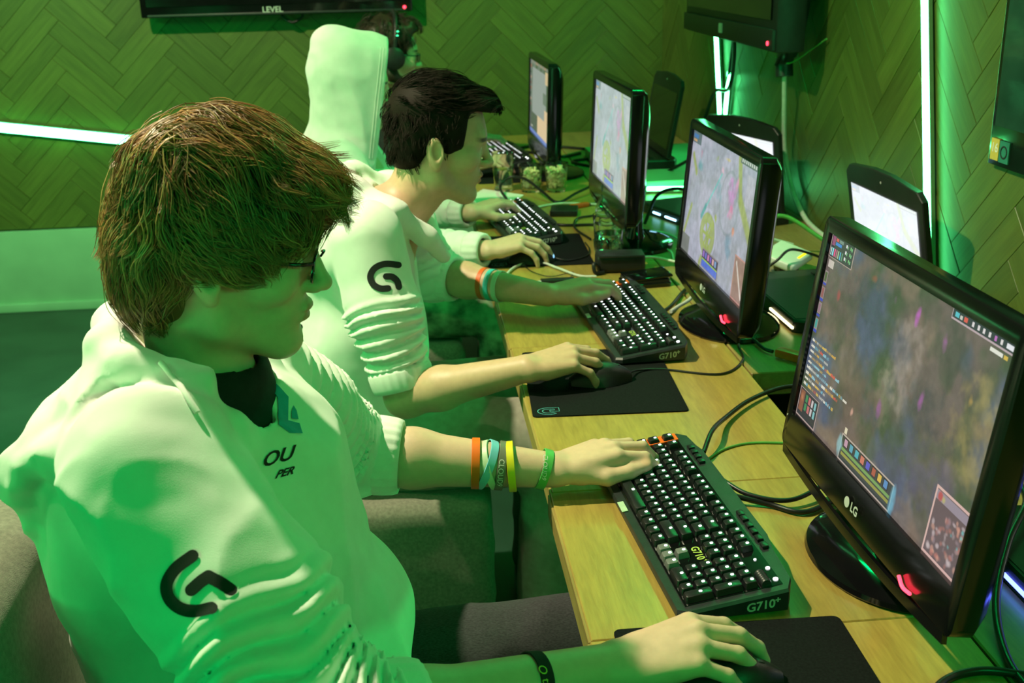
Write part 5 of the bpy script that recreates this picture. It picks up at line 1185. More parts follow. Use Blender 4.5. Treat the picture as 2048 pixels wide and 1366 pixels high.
def glasses(root, O, Rm, s=1.0, m=None):
    P = lambda x, y, z: Vector(O+Rm@(np.array([x, y, z])*s)); mb = MB()
    for y in (-1, 1):
        rim = [P(0.099-0.010*abs(a)/0.024*0.4, y*0.033+a, 0.014+b) for a, b in rrect(0.046, 0.030, 0.008, 4)]; mb.tube(rim+[rim[0]], 0.0013*s, 6, cap=False)
        mb.tube(spline([P(0.094, y*0.057, 0.022), P(0.080, y*0.069, 0.022), P(0.040, y*0.0745, 0.020), P(0.000, y*0.078, 0.018), P(-0.018, y*0.079, 0.006)], 5), 0.0021*s, 6)
    mb.tube(spline([P(0.101, -0.011, 0.020), P(0.104, 0, 0.024), P(0.101, 0.011, 0.020)], 4), 0.0014*s, 6)
    g = put('glasses', mb.mesh(60), m or M['blackgloss'], root, label='thin black spectacle frame')
    for y in (-1, 1):
        V = [P(0.0985-0.010*abs(a)/0.024*0.4, y*0.033+a, 0.014+b) for a, b in rrect(0.045, 0.029, 0.008, 4)]; n = len(V); off = Vector(Rm[:, 0])*0.0008
        put('lens', mesh_from(V+[v+off for v in V], [tuple(range(n)), tuple(reversed(range(n, 2*n)))]+[(i, n+i, n+(i+1) % n, (i+1) % n) for i in range(n)]), M['glass'], g)
    return g

# ================================================================== player one: brown hair, coloured wristbands
def player_one():
    root = thing('person', 'person with shaggy brown hair, glasses and coloured wristbands typing at the orange keyboard', 'person', (-0.42, 1.03, 0.0))
    O = A3(-0.398, 1.02, 1.219); Rm = frame_head(O, math.radians(12), math.radians(1)); spots = []
    SN, EN, WN = A3(-0.470, 0.855, 1.035), A3(-0.302, 0.712, 0.812), A3(0.002, 0.812, 0.792)
    SF, EF, WF = A3(-0.425, 1.215, 1.020), A3(-0.300, 1.350, 0.822), A3(0.000, 1.314, 0.790)
    NB = A3(-0.440, 1.03, 1.030)
    G = head(O, Rm, 1.0, True, spots)
    G.append(Gp(chain([O+Rm@A3(-0.030, 0, -0.035), O+Rm@A3(-0.026, 0, -0.09), NB], [0.054, 0.052, 0.060]), 0.02, 0.022))
    G.append(Gp([el((-0.45, 1.03, 0.93), (0.10, 0.15, 0.16)), rc(SN, SF, 0.055, 0.055)], 0.04, 0.04))
    G.append(Gp([rc(SN, EN, 0.050, 0.042)]+limb(EN, WN, 0.041, 0.043, 0.0265), 0.02, 0.02)); G.append(Gp([rc(SF, EF, 0.050, 0.042)]+limb(EF, WF, 0.041, 0.043, 0.0265), 0.02, 0.02))
    # right hand over the mouse, left hand over the keys
    G += hand(WN+A3(0.004, 0, 0), (1.0, 0.06, 0.24), (-0.22, -0.12, 1.0), (0, 1, 0), [(0.55, 0.38, 0.32), (0.52, 0.45, 0.35), (0.56, 0.52, 0.40), (0.66, 0.52, 0.42)], spread=(0.14, 0.03, -0.07, -0.20), thumb=((0.70, 0.55, -0.35), (0.92, 0.20, -0.30), (0.95, 0.02, -0.25)), s=1.03, spots=spots)
    G += hand(WF+A3(0.006, 0, 0), (1.0, 0.30, 0.20), (-0.20, -0.10, 1.0), (0.1, -1, 0), [(0.35, 0.65, 0.55), (0.32, 0.72, 0.60), (0.35, 0.75, 0.60), (0.40, 0.70, 0.55)], spread=(0.16, 0.03, -0.10, -0.24), thumb=((0.80, 0.50, -0.22), (0.98, 0.10, -0.08), (0.99, 0.02, -0.04)), s=1.0, tlen=(0.048, 0.036, 0.030), spots=spots)
    V, F = surface(G, 0.0025); put('body', raw_mesh(V, F, 'body', tones(V, spots, (O, Rm))), M['skin'], root)
    bodybvh = bvh_of(V, F)
    # tee
    T = [Gp([el((-0.455, 1.03, 1.078), (0.088, 0.112, 0.040)), el((-0.418, 1.02, 0.975), (0.088, 0.125, 0.105))], 0.03, 0.02), Gp([rc(NB+A3(0.004, 0, -0.02), O+Rm@A3(-0.026, 0, -0.08), 0.061, 0.060)], 0.01, 0.006, '-')]
    V, F = surface(T, 0.005); put('t_shirt', raw_mesh(V, F), M['tee'], root, label='black t-shirt at the neck')
    # hoodie
    H = [Gp([erc((-0.425, 1.03, 0.50), (-0.435, 1.03, 0.78), 0.168, 0.165, (1, 1.10, 1)), erc((-0.435, 1.03, 0.78), (-0.462, 1.03, 0.95), 0.163, 0.125, (1, 1.2, 1)), rc(A3(-0.475, 0.89, 1.005), A3(-0.44, 1.19, 1.005), 0.075, 0.072), el((-0.535, 1.03, 0.92), (0.105, 0.17, 0.15)), el((-0.390, 1.05, 0.92), (0.105, 0.165, 0.13))], 0.06, 0.02, disp=addf(cloth(7, 0.016, 3), cloth(15, 0.007, 9, (1, 1, 0.5)))),
         Gp([el((-0.325, 1.045, 0.745), (0.108, 0.150, 0.085)), rc((-0.26, 1.10, 0.70), (-0.255, 0.96, 0.70), 0.028, 0.028)], 0.04, 0.03, disp=cloth(9, 0.006, 5))]
    H.append(Gp([rbox((-0.42, 1.03, 0.30), (0.40, 0.40, 0.158), 0.01)], 0.01, 0.012, '-'))
    MN = SN+(EN-SN)*0.5; CN = EN+(WN-EN)*0.10
    H.append(Gp([rc(SN, MN, 0.090, 0.086), rc(MN, EN, 0.086, 0.078), rc(EN, CN, 0.070, 0.062)], 0.03, 0.028, disp=addf(cloth(9, 0.010, 11), cloth(18, 0.005, 12, (0.5, 1, 1)), folds_path([SN, EN, WN], 0.15, 0.42, 0.025, 0.024, 2))))
    MF = SF+(EF-SF)*0.5; CF = EF+(WF-EF)*0.02
    H.append(Gp([rc(SF, MF, 0.074, 0.070), rc(MF, EF, 0.070, 0.066), rc(EF, CF, 0.064, 0.055)], 0.03, 0.016, disp=addf(folds_path([SF, EF, WF], 0.02, 0.285, 0.023, 0.016, 7))))
    H.append(Gp([rc(A3(-0.450, 1.03, 1.035), A3(-0.44, 1.03, 1.26), 0.078, 0.14), rc((-0.410, 0.975, 1.100), (-0.390, 0.960, 1.058), 0.048, 0.032), rc((-0.390, 0.960, 1.058), (-0.374, 0.948, 1.015), 0.032, 0.010)], 0.02, 0.008, '-'))
    for (a, b, tt, r) in ((EN, WN, 0.215, 0.045), (EF, WF, 0.13, 0.045)): H.append(Gp([rc(a+(b-a)*(tt+0.02), a+(b-a)*(tt+0.35), r, r)], 0.01, 0.004, '-'))
    # hood lying on the back and round the neck
    ring = [(-0.372, 0.922, 0.990), (-0.398, 0.916, 1.055), (-0.430, 0.912, 1.105), (-0.495, 0.930, 1.128), (-0.535, 0.985, 1.135), (-0.540, 1.06, 1.135), (-0.510, 1.130, 1.128), (-0.445, 1.155, 1.105), (-0.385, 1.110, 1.060), (-0.350, 1.035, 0.990)]
    H.append(Gp(chain([np.array(q) for q in ring], [0.010, 0.015, 0.017, 0.018, 0.018, 0.018, 0.018, 0.018, 0.016, 0.010])+[erc((-0.535, 1.005, 1.085), (-0.632, 0.990, 1.003), 0.038, 0.026, (1, 2.7, 1)), rc((-0.47, 0.905, 1.07), (-0.56, 0.90, 1.04), 0.030, 0.030), erc((-0.63, 0.985, 1.000), (-0.625, 0.985, 0.945), 0.028, 0.022, (1, 2.4, 1)), rc((-0.63, 0.955, 1.010), (-0.655, 0.965, 0.995), 0.018, 0.012)], 0.022, 0.012, disp=addf(cloth(12, 0.011, 21), cloth(26, 0.004, 23))))
    V, F = surface(H, 0.0046); hood = put('hoodie', raw_mesh(V, F, 'hoodie'), M['hoodie'], root, label='white hooded sweatshirt with pushed-up sleeves'); bv = bvh_of(V, F)
    cuff(EN, WN, 0.25, 0.059, 0.052, 0.046, root, M['rib']); cuff(EF, WF, 0.170, 0.0585, 0.0545, 0.046, root, M['rib'])
    # printed marks
    stroke_decal(bv, [[(386, 1112), (352, 1138), (335, 1168), (340, 1196), (362, 1216), (392, 1222), (424, 1216)]], 25, 'sleeve_logo', M['print'], root, label='black sleeve logo')
    stroke_decal(bv, [[(384, 1180), (402, 1164), (418, 1153)], [(418, 1153), (440, 1165), (462, 1180)]], 25, 'sleeve_logo', M['print'], root, label='black sleeve logo')
    poly_decal(bv, [(532, 763), (552, 768), (576, 795), (575, 845), (557, 842), (554, 795)], 'chest_logo', M['bluprint'], root, label='blue chest emblem')
    poly_decal(bv, [(557, 842), (575, 842), (598, 848), (604, 868), (578, 866), (556, 850)], 'chest_logo', M['bluprint'], root)
    poly_decal(bv, [(586, 812), (592, 822), (596, 840), (582, 838), (582, 825)], 'chest_logo', M['bluprint'], root)
    text_decal(bv, 'OU', 44, (556, 914), (0.93, -0.25), (0.32, -0.95), 'chest_lettering', M['print'], root, 0.02, label='black chest lettering')
    text_decal(bv, 'PER', 24, (568, 946), (0.93, -0.25), (0.32, -0.95), 'chest_lettering', M['print'], root, 0.03, 0.2, label='black chest lettering')
    # drawstring and zip
    def on(bvh, pts, lift):
        out = []
        for q in pts:
            h = bvh.ray_cast(Vector(CAM), Vector(pxdir(*q)).normalized(), 3.0)
            if h[0] is not None: out.append(tuple(h[0]+h[1]*lift))
        return out
    L = on(bv, spline([(322, 728, 0), (340, 745, 0), (362, 780, 0), (392, 828, 0)], 6) and [(322, 728), (332, 736), (345, 752), (360, 778), (376, 804), (392, 828)], 0.003)
    if len(L) > 2: put('drawstring', MB().tube(L, 0.0032, 8).mesh(60), M['hoodie'], root)
    # hair
    P = lambda x, y, z: O+Rm@A3(x, y, z)
    cap = [Gp([el(P(-0.014, 0, 0.060), (0.101, 0.087, 0.096), Rm), el(P(-0.062, 0, -0.010), (0.056, 0.076, 0.085), Rm), el(P(0.060, 0, 0.092), (0.045, 0.068, 0.030), Rm)]+[el(P(-0.005, 0.062*y, 0.036), (0.058, 0.024, 0.042), Rm) for y in (-1, 1)]+[el(P(0.046, 0.056*y, 0.064), (0.032, 0.020, 0.026), Rm) for y in (-1, 1)], 0.02, 0.01, disp=lambda p: 0.007*(vnoise(p*32, 4)-0.5))]
    crown = A3(-0.050, 0.0, 0.150)
    def flow(l):
        v = l-crown; v = v/(np.linalg.norm(v, axis=1, keepdims=True)+1e-6); fw = np.clip((l[:, 0]+0.065)/0.05, 0, 1)
        v[:, 0] = v[:, 0]*(1-fw)+fw*1.0; v[:, 2] = v[:, 2]*(1-fw)-0.42*fw-0.25; v[:, 1] *= 0.5; return v
    where = lambda l: (l[:, 2] > 0.015) & ((l[:, 2] > 0.05) | (l[:, 0] < 0.03))
    leng = lambda l: np.where(l[:, 2] > 0.10, 0.105, np.where(l[:, 0] > -0.01, 0.045, 0.070))
    cv, cf = surface(cap, 0.0045); a = (cv, cf, np.full((len(cv), 3), 0.30))
    b = hair_locks(cap, O, Rm, 430, 18, flow, leng, 10, 0.007, 0.00068, 5, where, 0.0055, 0.012, 0.45)
    sd = hair_locks(cap, O, Rm, 120, 16, flow, lambda l: np.full(len(l), 0.05), 8, 0.009, 0.00062, 8, lambda l: (l[:, 2] > 0.03) & (l[:, 2] < 0.12) & (l[:, 0] < 0.05), 0.005, 0.016, 0.5)
    fr = hair_locks(cap, O, Rm, 70, 15, lambda l: np.tile(A3(1.0, 0.0, -0.28), (len(l), 1))+0.0*l, lambda l: np.full(len(l), 0.075), 9, 0.004, 0.0006, 11, lambda l: (l[:, 0] > 0.035) & (l[:, 2] > 0.080), 0.005, 0.030, 0.4)
    back = hair_locks(cap, O, Rm, 150, 14, lambda l: np.tile(A3(0.05, 0, -1.0), (len(l), 1))+0.0*l, lambda l: np.full(len(l), 0.075), 9, 0.005, 0.0006, 17, lambda l: (l[:, 0] < -0.035) & (l[:, 2] < 0.06) & (l[:, 2] > -0.04), 0.005, 0.008, 0.4)
    cr = hair_locks(cap, O, Rm, 90, 15, lambda l: np.tile(A3(1.0, 0.0, 0.0), (len(l), 1))+0.6*np.sign(l)*A3(0, 1, 0), lambda l: np.full(len(l), 0.075), 9, 0.006, 0.00066, 23, lambda l: (l[:, 2] > 0.120) & (l[:, 0] < 0.0), 0.0055, 0.010, 0.4)
    V, F, T = join(a, b, sd, fr, back, cr); put('hair', raw_mesh(V, F, 'hair', T), M['hairbrown'], root, label='shaggy brown hair')
    glasses(root, O, Rm)
    # wristbands
    c9 = lambda nm, col: mat(nm, col, 0.45, 0.06, 40)
    bd = [(0.615, 0.0375, 0.0125, (0.05, 0.05), (0.85, 0.16, 0.01), 'orange rubber wristband'), (0.665, 0.0372, 0.0125, (0.10, -0.32), (0.18, 0.55, 0.70), 'pale blue rubber wristband'), (0.690, 0.0365, 0.0115, (-0.05, 0.36), (0.55, 0.70, 0.48), 'pale green rubber wristband'), (0.742, 0.0362, 0.0125, (0.02, -0.06), (0.16, 0.17, 0.12), 'grey rubber wristband'), (0.792, 0.0372, 0.0115, (0.05, 0.16), (0.75, 0.65, 0.02), 'yellow rubber wristband'), (0.955, 0.0300, 0.0135, (0.05, -0.22), (0.10, 0.45, 0.10), 'green rubber wristband')]
    for t, r, w, tilt, col, lab in bd: band(EF, WF, t, r, w, tilt=tilt, m=c9('rubber_'+lab.split()[0]+lab.split()[1], col), parent=root, label=lab, ell=0.98)
    band(EN, WN, 0.70, 0.0345, 0.0155, tilt=(0.0, -0.15), m=M['tee'], parent=root, label='black rubber wristband')
    lb = BVHTree.FromObject  # noqa
    wp = mat('white_rubber_print', (0.75, 0.78, 0.72), 0.6, 0.03, 60); yp = mat('yellow_rubber_print', (0.55, 0.55, 0.06), 0.6, 0.05, 60)
    def band_text(t, r, s, size, ang, m, a, b, tilt=(0, 0), nm='band_lettering', flip=1):
        A, B = Vector(a), Vector(b); ax = (B-A).normalized(); c = A+(B-A)*t; R = ax.to_track_quat('Z', 'X').to_matrix() @ Matrix.Rotation(tilt[0], 3, 'X') @ Matrix.Rotation(tilt[1], 3, 'Y')
        V, F = text_mesh(s, size); rr = r+0.0022; W = []
        # letters run round the limb; angle zero faces the photographer's side
        for v in V:
            g = ang+flip*v[0]/rr; d = (Vector((0, -math.cos(g), math.sin(g)))); d = (d-ax*d.dot(ax)).normalized(); W.append(c+d*rr+(R @ Vector((0, 0, 1)))*v[1])
        put(nm, mesh_from(W, F, nm), m, root)
    band_text(0.742, 0.0362, 'CLOUD9', 0.0115, 0.10, wp, EF, WF, flip=-1); band_text(0.955, 0.0300, 'CLOUD9', 0.0105, 0.55, wp, EF, WF, (0.05, -0.22), flip=-1)
    band_text(0.70, 0.0345, 'O tea', 0.0135, 0.75, yp, EN, WN, (0.0, -0.15), flip=-1)
    trousers(root, (-0.40, 0.93, 0.555), (0.10, 0.88, 0.560), (-0.40, 1.13, 0.555), (0.10, 1.185, 0.565), M['jeans'], 3)
    return root
p1 = player_one()

# ================================================================== player two: short black hair
def player_two():
    root = thing('person', 'person with short black hair and a white hoodie leaning toward the stone arena monitor', 'person', (-0.30, 2.12, 0.0))
    O = A3(-0.128, 2.12, 1.152); Rm = frame_head(O, math.radians(12), math.radians(2)); spots = []
    SN, EN, WN = A3(-0.285, 1.940, 1.010), A3(-0.222, 1.850, 0.710), A3(0.005, 1.735, 0.797)
    SF, EF, WF = A3(-0.240, 2.285, 1.010), A3(-0.150, 2.355, 0.815), A3(0.100, 2.170, 0.806); NB = A3(-0.235, 2.12, 1.000)
    G = head(O, Rm, 1.0, True, spots); G.append(Gp(chain([O+Rm@A3(-0.030, 0, -0.035), O+Rm@A3(-0.030, 0, -0.09), NB], [0.054, 0.053, 0.066]), 0.02, 0.022))
    G.append(Gp([el((-0.28, 2.12, 0.90), (0.09, 0.14, 0.15)), rc(SN, SF, 0.05, 0.05)], 0.04, 0.04))
    G.append(Gp([rc(SN, EN, 0.048, 0.041)]+limb(EN, WN, 0.040, 0.041, 0.0255), 0.02, 0.02)); G.append(Gp([rc(SF, EF, 0.048, 0.041)]+limb(EF, WF, 0.040, 0.040, 0.0255), 0.02, 0.02))
    G += hand(WN+A3(0.004, 0, 0), (1.0, 0.22, 0.16), (-0.15, -0.20, 1.0), (0, 1, 0), [(0.45, 0.35, 0.30), (0.42, 0.42, 0.32), (0.48, 0.50, 0.38), (0.60, 0.55, 0.40)], spread=(0.14, 0.03, -0.10, -0.26), s=1.0, spots=spots)
    G += hand(WF+A3(0.004, 0, 0), (1.0, 0.26, 0.18), (-0.18, -0.08, 1.0), (0.1, -1, 0), [(0.35, 0.60, 0.50), (0.32, 0.66, 0.55), (0.36, 0.70, 0.55), (0.42, 0.66, 0.5)], spread=(0.16, 0.03, -0.10, -0.22), thumb=((0.80, 0.50, -0.22), (0.98, 0.10, -0.08), (0.99, 0.02, -0.04)), s=1.0, spots=spots)
    V, F = surface(G, 0.003); put('body', raw_mesh(V, F, 'body', tones(V, spots, (O, Rm))), M['skin2'], root)
    H = [Gp([erc((-0.325, 2.12, 0.50), (-0.325, 2.12, 0.74), 0.140, 0.142, (1, 1.15, 1)), erc((-0.325, 2.12, 0.74), (-0.305, 2.12, 0.94), 0.140, 0.120, (1, 1.2, 1)), rc(A3(-0.295, 1.985, 0.985), A3(-0.27, 2.25, 0.985), 0.072, 0.070), el((-0.345, 2.12, 0.95), (0.09, 0.16, 0.12))], 0.06, 0.02, disp=addf(cloth(7, 0.014, 31), cloth(15, 0.006, 33, (1, 1, 0.5)))),
         Gp([erc((-0.30, 2.10, 0.47), (-0.275, 2.06, 0.62), 0.10, 0.09, (1, 1.25, 1))], 0.04, 0.04, disp=cloth(9, 0.006, 35))]
    H.append(Gp([rbox((-0.32, 2.12, 0.30), (0.40, 0.40, 0.158), 0.01)], 0.01, 0.012, '-'))
    MN = SN+(EN-SN)*0.45; CN = SN+(EN-SN)*0.74
    H.append(Gp([rc(SN, MN, 0.074, 0.068), rc(MN, CN, 0.068, 0.060)], 0.03, 0.012, disp=addf(cloth(9, 0.004, 41), folds(MN, EN, -0.15, 0.85, 0.023, 0.022, 12, soft=0.15))))
    CF = EF+(WF-EF)*0.0; H.append(Gp([rc(SF, EF, 0.070, 0.062), rc(EF, CF, 0.060, 0.052)], 0.03, 0.014, disp=folds(SF, EF, 0.2, 1.2, 0.025, 0.010, 14)))
    H.append(Gp([rc(A3(-0.215, 2.12, 0.995), A3(-0.10, 2.12, 1.22), 0.074, 0.12), rc((-0.165, 2.12, 1.01), (-0.150, 2.12, 0.86), 0.040, 0.010)], 0.02, 0.010, '-'))
    H.append(Gp([rc(SN+(EN-SN)*0.84, SN+(EN-SN)*1.25, 0.045, 0.045), rc(EF+(WF-EF)*0.10, EF+(WF-EF)*0.5, 0.043, 0.041)], 0.001, 0.004, '-'))
    ring = [(-0.130, 2.085, 0.930), (-0.165, 2.035, 0.985), (-0.235, 2.005, 1.045), (-0.310, 2.040, 1.085), (-0.335, 2.12, 1.095), (-0.310, 2.20, 1.085), (-0.235, 2.235, 1.045), (-0.165, 2.205, 0.985), (-0.130, 2.155, 0.930)]
    H.append(Gp(chain([np.array(q) for q in ring], [0.012, 0.020, 0.026, 0.028, 0.028, 0.028, 0.026, 0.020, 0.012])+[el((-0.375, 2.11, 1.02), (0.060, 0.125, 0.070)), el((-0.40, 2.06, 0.975), (0.055, 0.09, 0.060))], 0.024, 0.014, disp=addf(cloth(12, 0.006, 51), cloth(24, 0.003, 53))))
    V, F = surface(H, 0.0056); put('hoodie', raw_mesh(V, F, 'hoodie'), M['hoodie'], root, label='white hooded sweatshirt with one sleeve bunched above the elbow'); bv = bvh_of(V, F)
    cuff(SN, EN, 0.885, 0.0620, 0.0570, 0.046, root, M['rib']); cuff(EF, WF, 0.15, 0.0560, 0.0520, 0.040, root, M['rib'])
    stroke_decal(bv, [[(796, 530), (770, 528), (750, 536), (741, 552), (746, 568), (760, 577), (776, 577)]], 13, 'sleeve_logo', M['print'], root, label='black sleeve logo')
    stroke_decal(bv, [[(772, 553), (784, 554), (794, 563), (797, 574)]], 13, 'sleeve_logo', M['print'], root, label='black sleeve logo')
    stroke_decal(bv, [[(602, 652), (598, 666), (599, 678), (603, 680)]], 8, 'back_print', M['print'], root, label='black back print')
    stroke_decal(bv, [[(598, 730), (590, 742), (586, 748)], [(586, 748), (588, 770), (590, 785)]], 3.5, 'back_print', M['print'], root, label='black back print')
    P = lambda x, y, z: O+Rm@A3(x, y, z)
    cap = [Gp([el(P(-0.018, 0, 0.062), (0.102, 0.080, 0.085), Rm), el(P(-0.055, 0, 0.005), (0.052, 0.070, 0.070), Rm), el(P(0.060, 0, 0.098), (0.045, 0.060, 0.028), Rm)]+[el(P(0.010, 0.060*y, 0.045), (0.050, 0.020, 0.045), Rm) for y in (-1, 1)], 0.02, 0.01, disp=lambda p: 0.004*(vnoise(p*40, 4)-0.5)), Gp([el(P(-0.012, 0.085*y, -0.008), (0.030, 0.028, 0.036), Rm) for y in (-1, 1)], 0.01, 0.006, '-'), Gp([rbox(P(0.100, 0, 0.028), (0.058, 0.12, 0.064), 0.02, Rm), rbox(P(0.075, 0, -0.04), (0.055, 0.12, 0.05), 0.02, Rm)], 0.01, 0.008, '-')]
    cv, cf = surface(cap, 0.005); a = (cv, cf, np.full((len(cv), 3), 0.8))
    def flow(l): v = np.tile(A3(0.85, 0, 0.0), (len(l), 1)); v[:, 2] = np.where(l[:, 2] < 0.08, -0.8, 0.1); v[:, 0] = np.where(l[:, 2] < 0.08, 0.2, 0.9); return v
    b = hair_locks(cap, O, Rm, 420, 9, flow, lambda l: np.where(l[:, 2] > 0.09, 0.050, np.where(l[:, 0] > -0.02, 0.010, 0.018)), 7, 0.005, 0.0007, 9, lambda l: (l[:, 2] > -0.04) & ((l[:, 2] > 0.085) | (l[:, 0] < 0.015)), 0.0045, 0.009)
    V, F, T = join(a, b); put('hair', raw_mesh(V, F, 'hair', T), M['hairblack'], root, label='short black hair')
    for t, r, col, lab in ((0.47, 0.036, (0.75, 0.12, 0.02), 'orange red rubber wristband'), (0.535, 0.0355, (0.05, 0.50, 0.48), 'teal rubber wristband'), (0.60, 0.035, (0.55, 0.72, 0.60), 'pale rubber wristband')): band(EF, WF, t, r, 0.0125, tilt=(0.04, 0.05), m=mat('rubber_'+lab.split()[0], col, 0.45, 0.06, 40), parent=root, label=lab)
    trousers(root, (-0.30, 2.02, 0.535), (0.10, 1.95, 0.550), (-0.30, 2.20, 0.535), (0.12, 2.26, 0.545), M['greytrouser'], 13, r=(0.105, 0.092, 0.075))
    return root
p2 = player_two()

# ================================================================== player three: hood up
def player_three():
    root = thing('person', 'person in a white hoodie with the hood pulled up over the head', 'person', (-0.40, 3.1, 0.0))
    O = A3(-0.340, 3.10, 1.165); Rm = frame_head(O, math.radians(10), math.radians(4)); spots = []
    SN, EN, WN = A3(-0.385, 2.925, 0.975), A3(-0.235, 2.790, 0.775), A3(0.000, 2.625, 0.797); SF, EF, WF = A3(-0.365, 3.275, 0.975), A3(-0.230, 3.28, 0.775), A3(-0.015, 3.055, 0.803); NB = A3(-0.42, 3.10, 1.0)
    G = head(O, Rm, 1.0, False, spots); G.append(Gp(chain([O+Rm@A3(-0.03, 0, -0.035), NB], [0.054, 0.064]), 0.02, 0.022)); G.append(Gp([el((-0.40, 3.1, 0.9), (0.09, 0.14, 0.15)), rc(SN, SF, 0.05, 0.05)], 0.04, 0.04))
    G.append(Gp([rc(SN, EN, 0.048, 0.041)]+limb(EN, WN, 0.04, 0.04, 0.0255), 0.02, 0.02)); G.append(Gp([rc(SF, EF, 0.048, 0.041)]+limb(EF, WF, 0.04, 0.04, 0.0255), 0.02, 0.02))
    G += hand(WN, (1.0, 0.06, 0.22), (-0.2, -0.12, 1.0), (0, 1, 0), [(0.55, 0.35, 0.3), (0.52, 0.42, 0.32), (0.56, 0.5, 0.38), (0.66, 0.5, 0.4)], spread=(0.12, 0.03, -0.10, -0.24), s=1.0); G += hand(WF, (0.85, 0.60, 0.18), (-0.15, -0.12, 1.0), (0.4, -1, 0), [(0.4, 0.55, 0.45), (0.38, 0.6, 0.5), (0.4, 0.62, 0.5), (0.45, 0.6, 0.45)], s=1.0)
    V, F = surface(G, 0.0035); put('body', raw_mesh(V, F, 'body', tones(V, spots, (O, Rm))), M['skin'], root)
    H = [Gp([erc((-0.42, 3.1, 0.50), (-0.42, 3.1, 0.74), 0.145, 0.145, (1, 1.15, 1)), erc((-0.42, 3.1, 0.74), (-0.405, 3.1, 0.92), 0.142, 0.118, (1, 1.2, 1)), rc(A3(-0.40, 2.955, 0.955), A3(-0.385, 3.245, 0.955), 0.072, 0.072), el((-0.43, 3.1, 0.93), (0.09, 0.15, 0.12))], 0.06, 0.03, disp=addf(cloth(7, 0.014, 61), cloth(15, 0.006, 63)))]
    H.append(Gp([rbox((-0.42, 3.10, 0.30), (0.40, 0.40, 0.158), 0.01)], 0.01, 0.012, '-'))
    for (s_, e_, w_, sd) in ((SN, EN, WN, 1), (SF, EF, WF, 2)): H.append(Gp([rc(s_, e_, 0.070, 0.062), rc(e_, e_+(w_-e_)*0.72, 0.060, 0.047)], 0.03, 0.035, disp=addf(folds(s_, e_, 0.2, 1.3, 0.03, 0.008, 60+sd), folds(e_, w_, 0.2, 1.1, 0.028, 0.009, 70+sd))))
    P = lambda x, y, z: O+Rm@A3(x, y, z)
    H.append(Gp([el(P(-0.015, 0, 0.055), (0.118, 0.100, 0.104), Rm), rc(P(-0.015, 0, 0.03), A3(-0.385, 3.10, 1.00), 0.100, 0.095), rbox(P(0.030, 0, -0.020), (0.098, 0.100, 0.172), 0.06, Rm), rc(P(0.00, 0, -0.06), (-0.345, 3.1, 0.93), 0.10, 0.10), el(P(-0.075, 0, 0.125), (0.050, 0.06, 0.035), Rm)], 0.035, 0.03, disp=addf(cloth(8, 0.014, 81, (1, 1, 0.6)), cloth(16, 0.005, 83))))
    H.append(Gp([el(P(0.035, 0, 0.025), (0.110, 0.080, 0.105), Rm), rc(P(0.03, 0, 0.0), P(0.05, 0, -0.14), 0.078, 0.05), rbox(P(0.155, 0, 0.0), (0.075, 0.16, 0.24), 0.01, Rm)], 0.015, 0.006, '-'))
    for (e_, w_) in ((EN, WN), (EF, WF)): H.append(Gp([rc(e_+(w_-e_)*0.84, e_+(w_-e_)*1.2, 0.037, 0.037)], 0.01, 0.003, '-'))
    V, F = surface(H, 0.0062); put('hoodie', raw_mesh(V, F, 'hoodie'), M['hoodie'], root, label='white hooded sweatshirt with the hood up')
    bv = bvh_of(V, F)
    for xl in (0.066, 0.058):
        L = []
        for zl in np.linspace(-0.17, 0.135, 24):
            q = P(xl, -0.20, zl); h = bv.ray_cast(Vector(q), Vector(Rm[:, 1]), 0.4)
            if h[0] is not None: L.append(tuple(h[0]+h[1]*0.0006))
        if len(L) > 3: put('hood_seam', MB().tube(L, 0.0016, 6).mesh(60), M['rib'], root)
    for (e_, w_) in ((EN, WN), (EF, WF)): cuff(e_, w_, 0.885, 0.0460, 0.0430, 0.050, root, M['rib'], 64)
    put('drawstring', MB().tube([tuple(P(0.062, -0.075, -0.10)), tuple(P(0.060, -0.085, -0.13)), tuple(P(0.058, -0.085, -0.17))], 0.003, 6).mesh(60), M['hoodie'], root)
    cap = [Gp([el(P(-0.015, 0, 0.060), (0.100, 0.078, 0.082), Rm)], 0.02, 0.01), Gp([rbox(P(0.105, 0, 0.030), (0.042, 0.12, 0.062), 0.02, Rm)], 0.01, 0.01, '-')]; cv, cf = surface(cap, 0.007); put('hair', raw_mesh(cv, cf, 'hair'), M['hairdark'], root)
    trousers(root, (-0.38, 3.0, 0.535), (0.06, 2.92, 0.545), (-0.38, 3.2, 0.535), (0.08, 3.25, 0.545), M['camo'], 23, 0.009)
    return root
p3 = player_three()

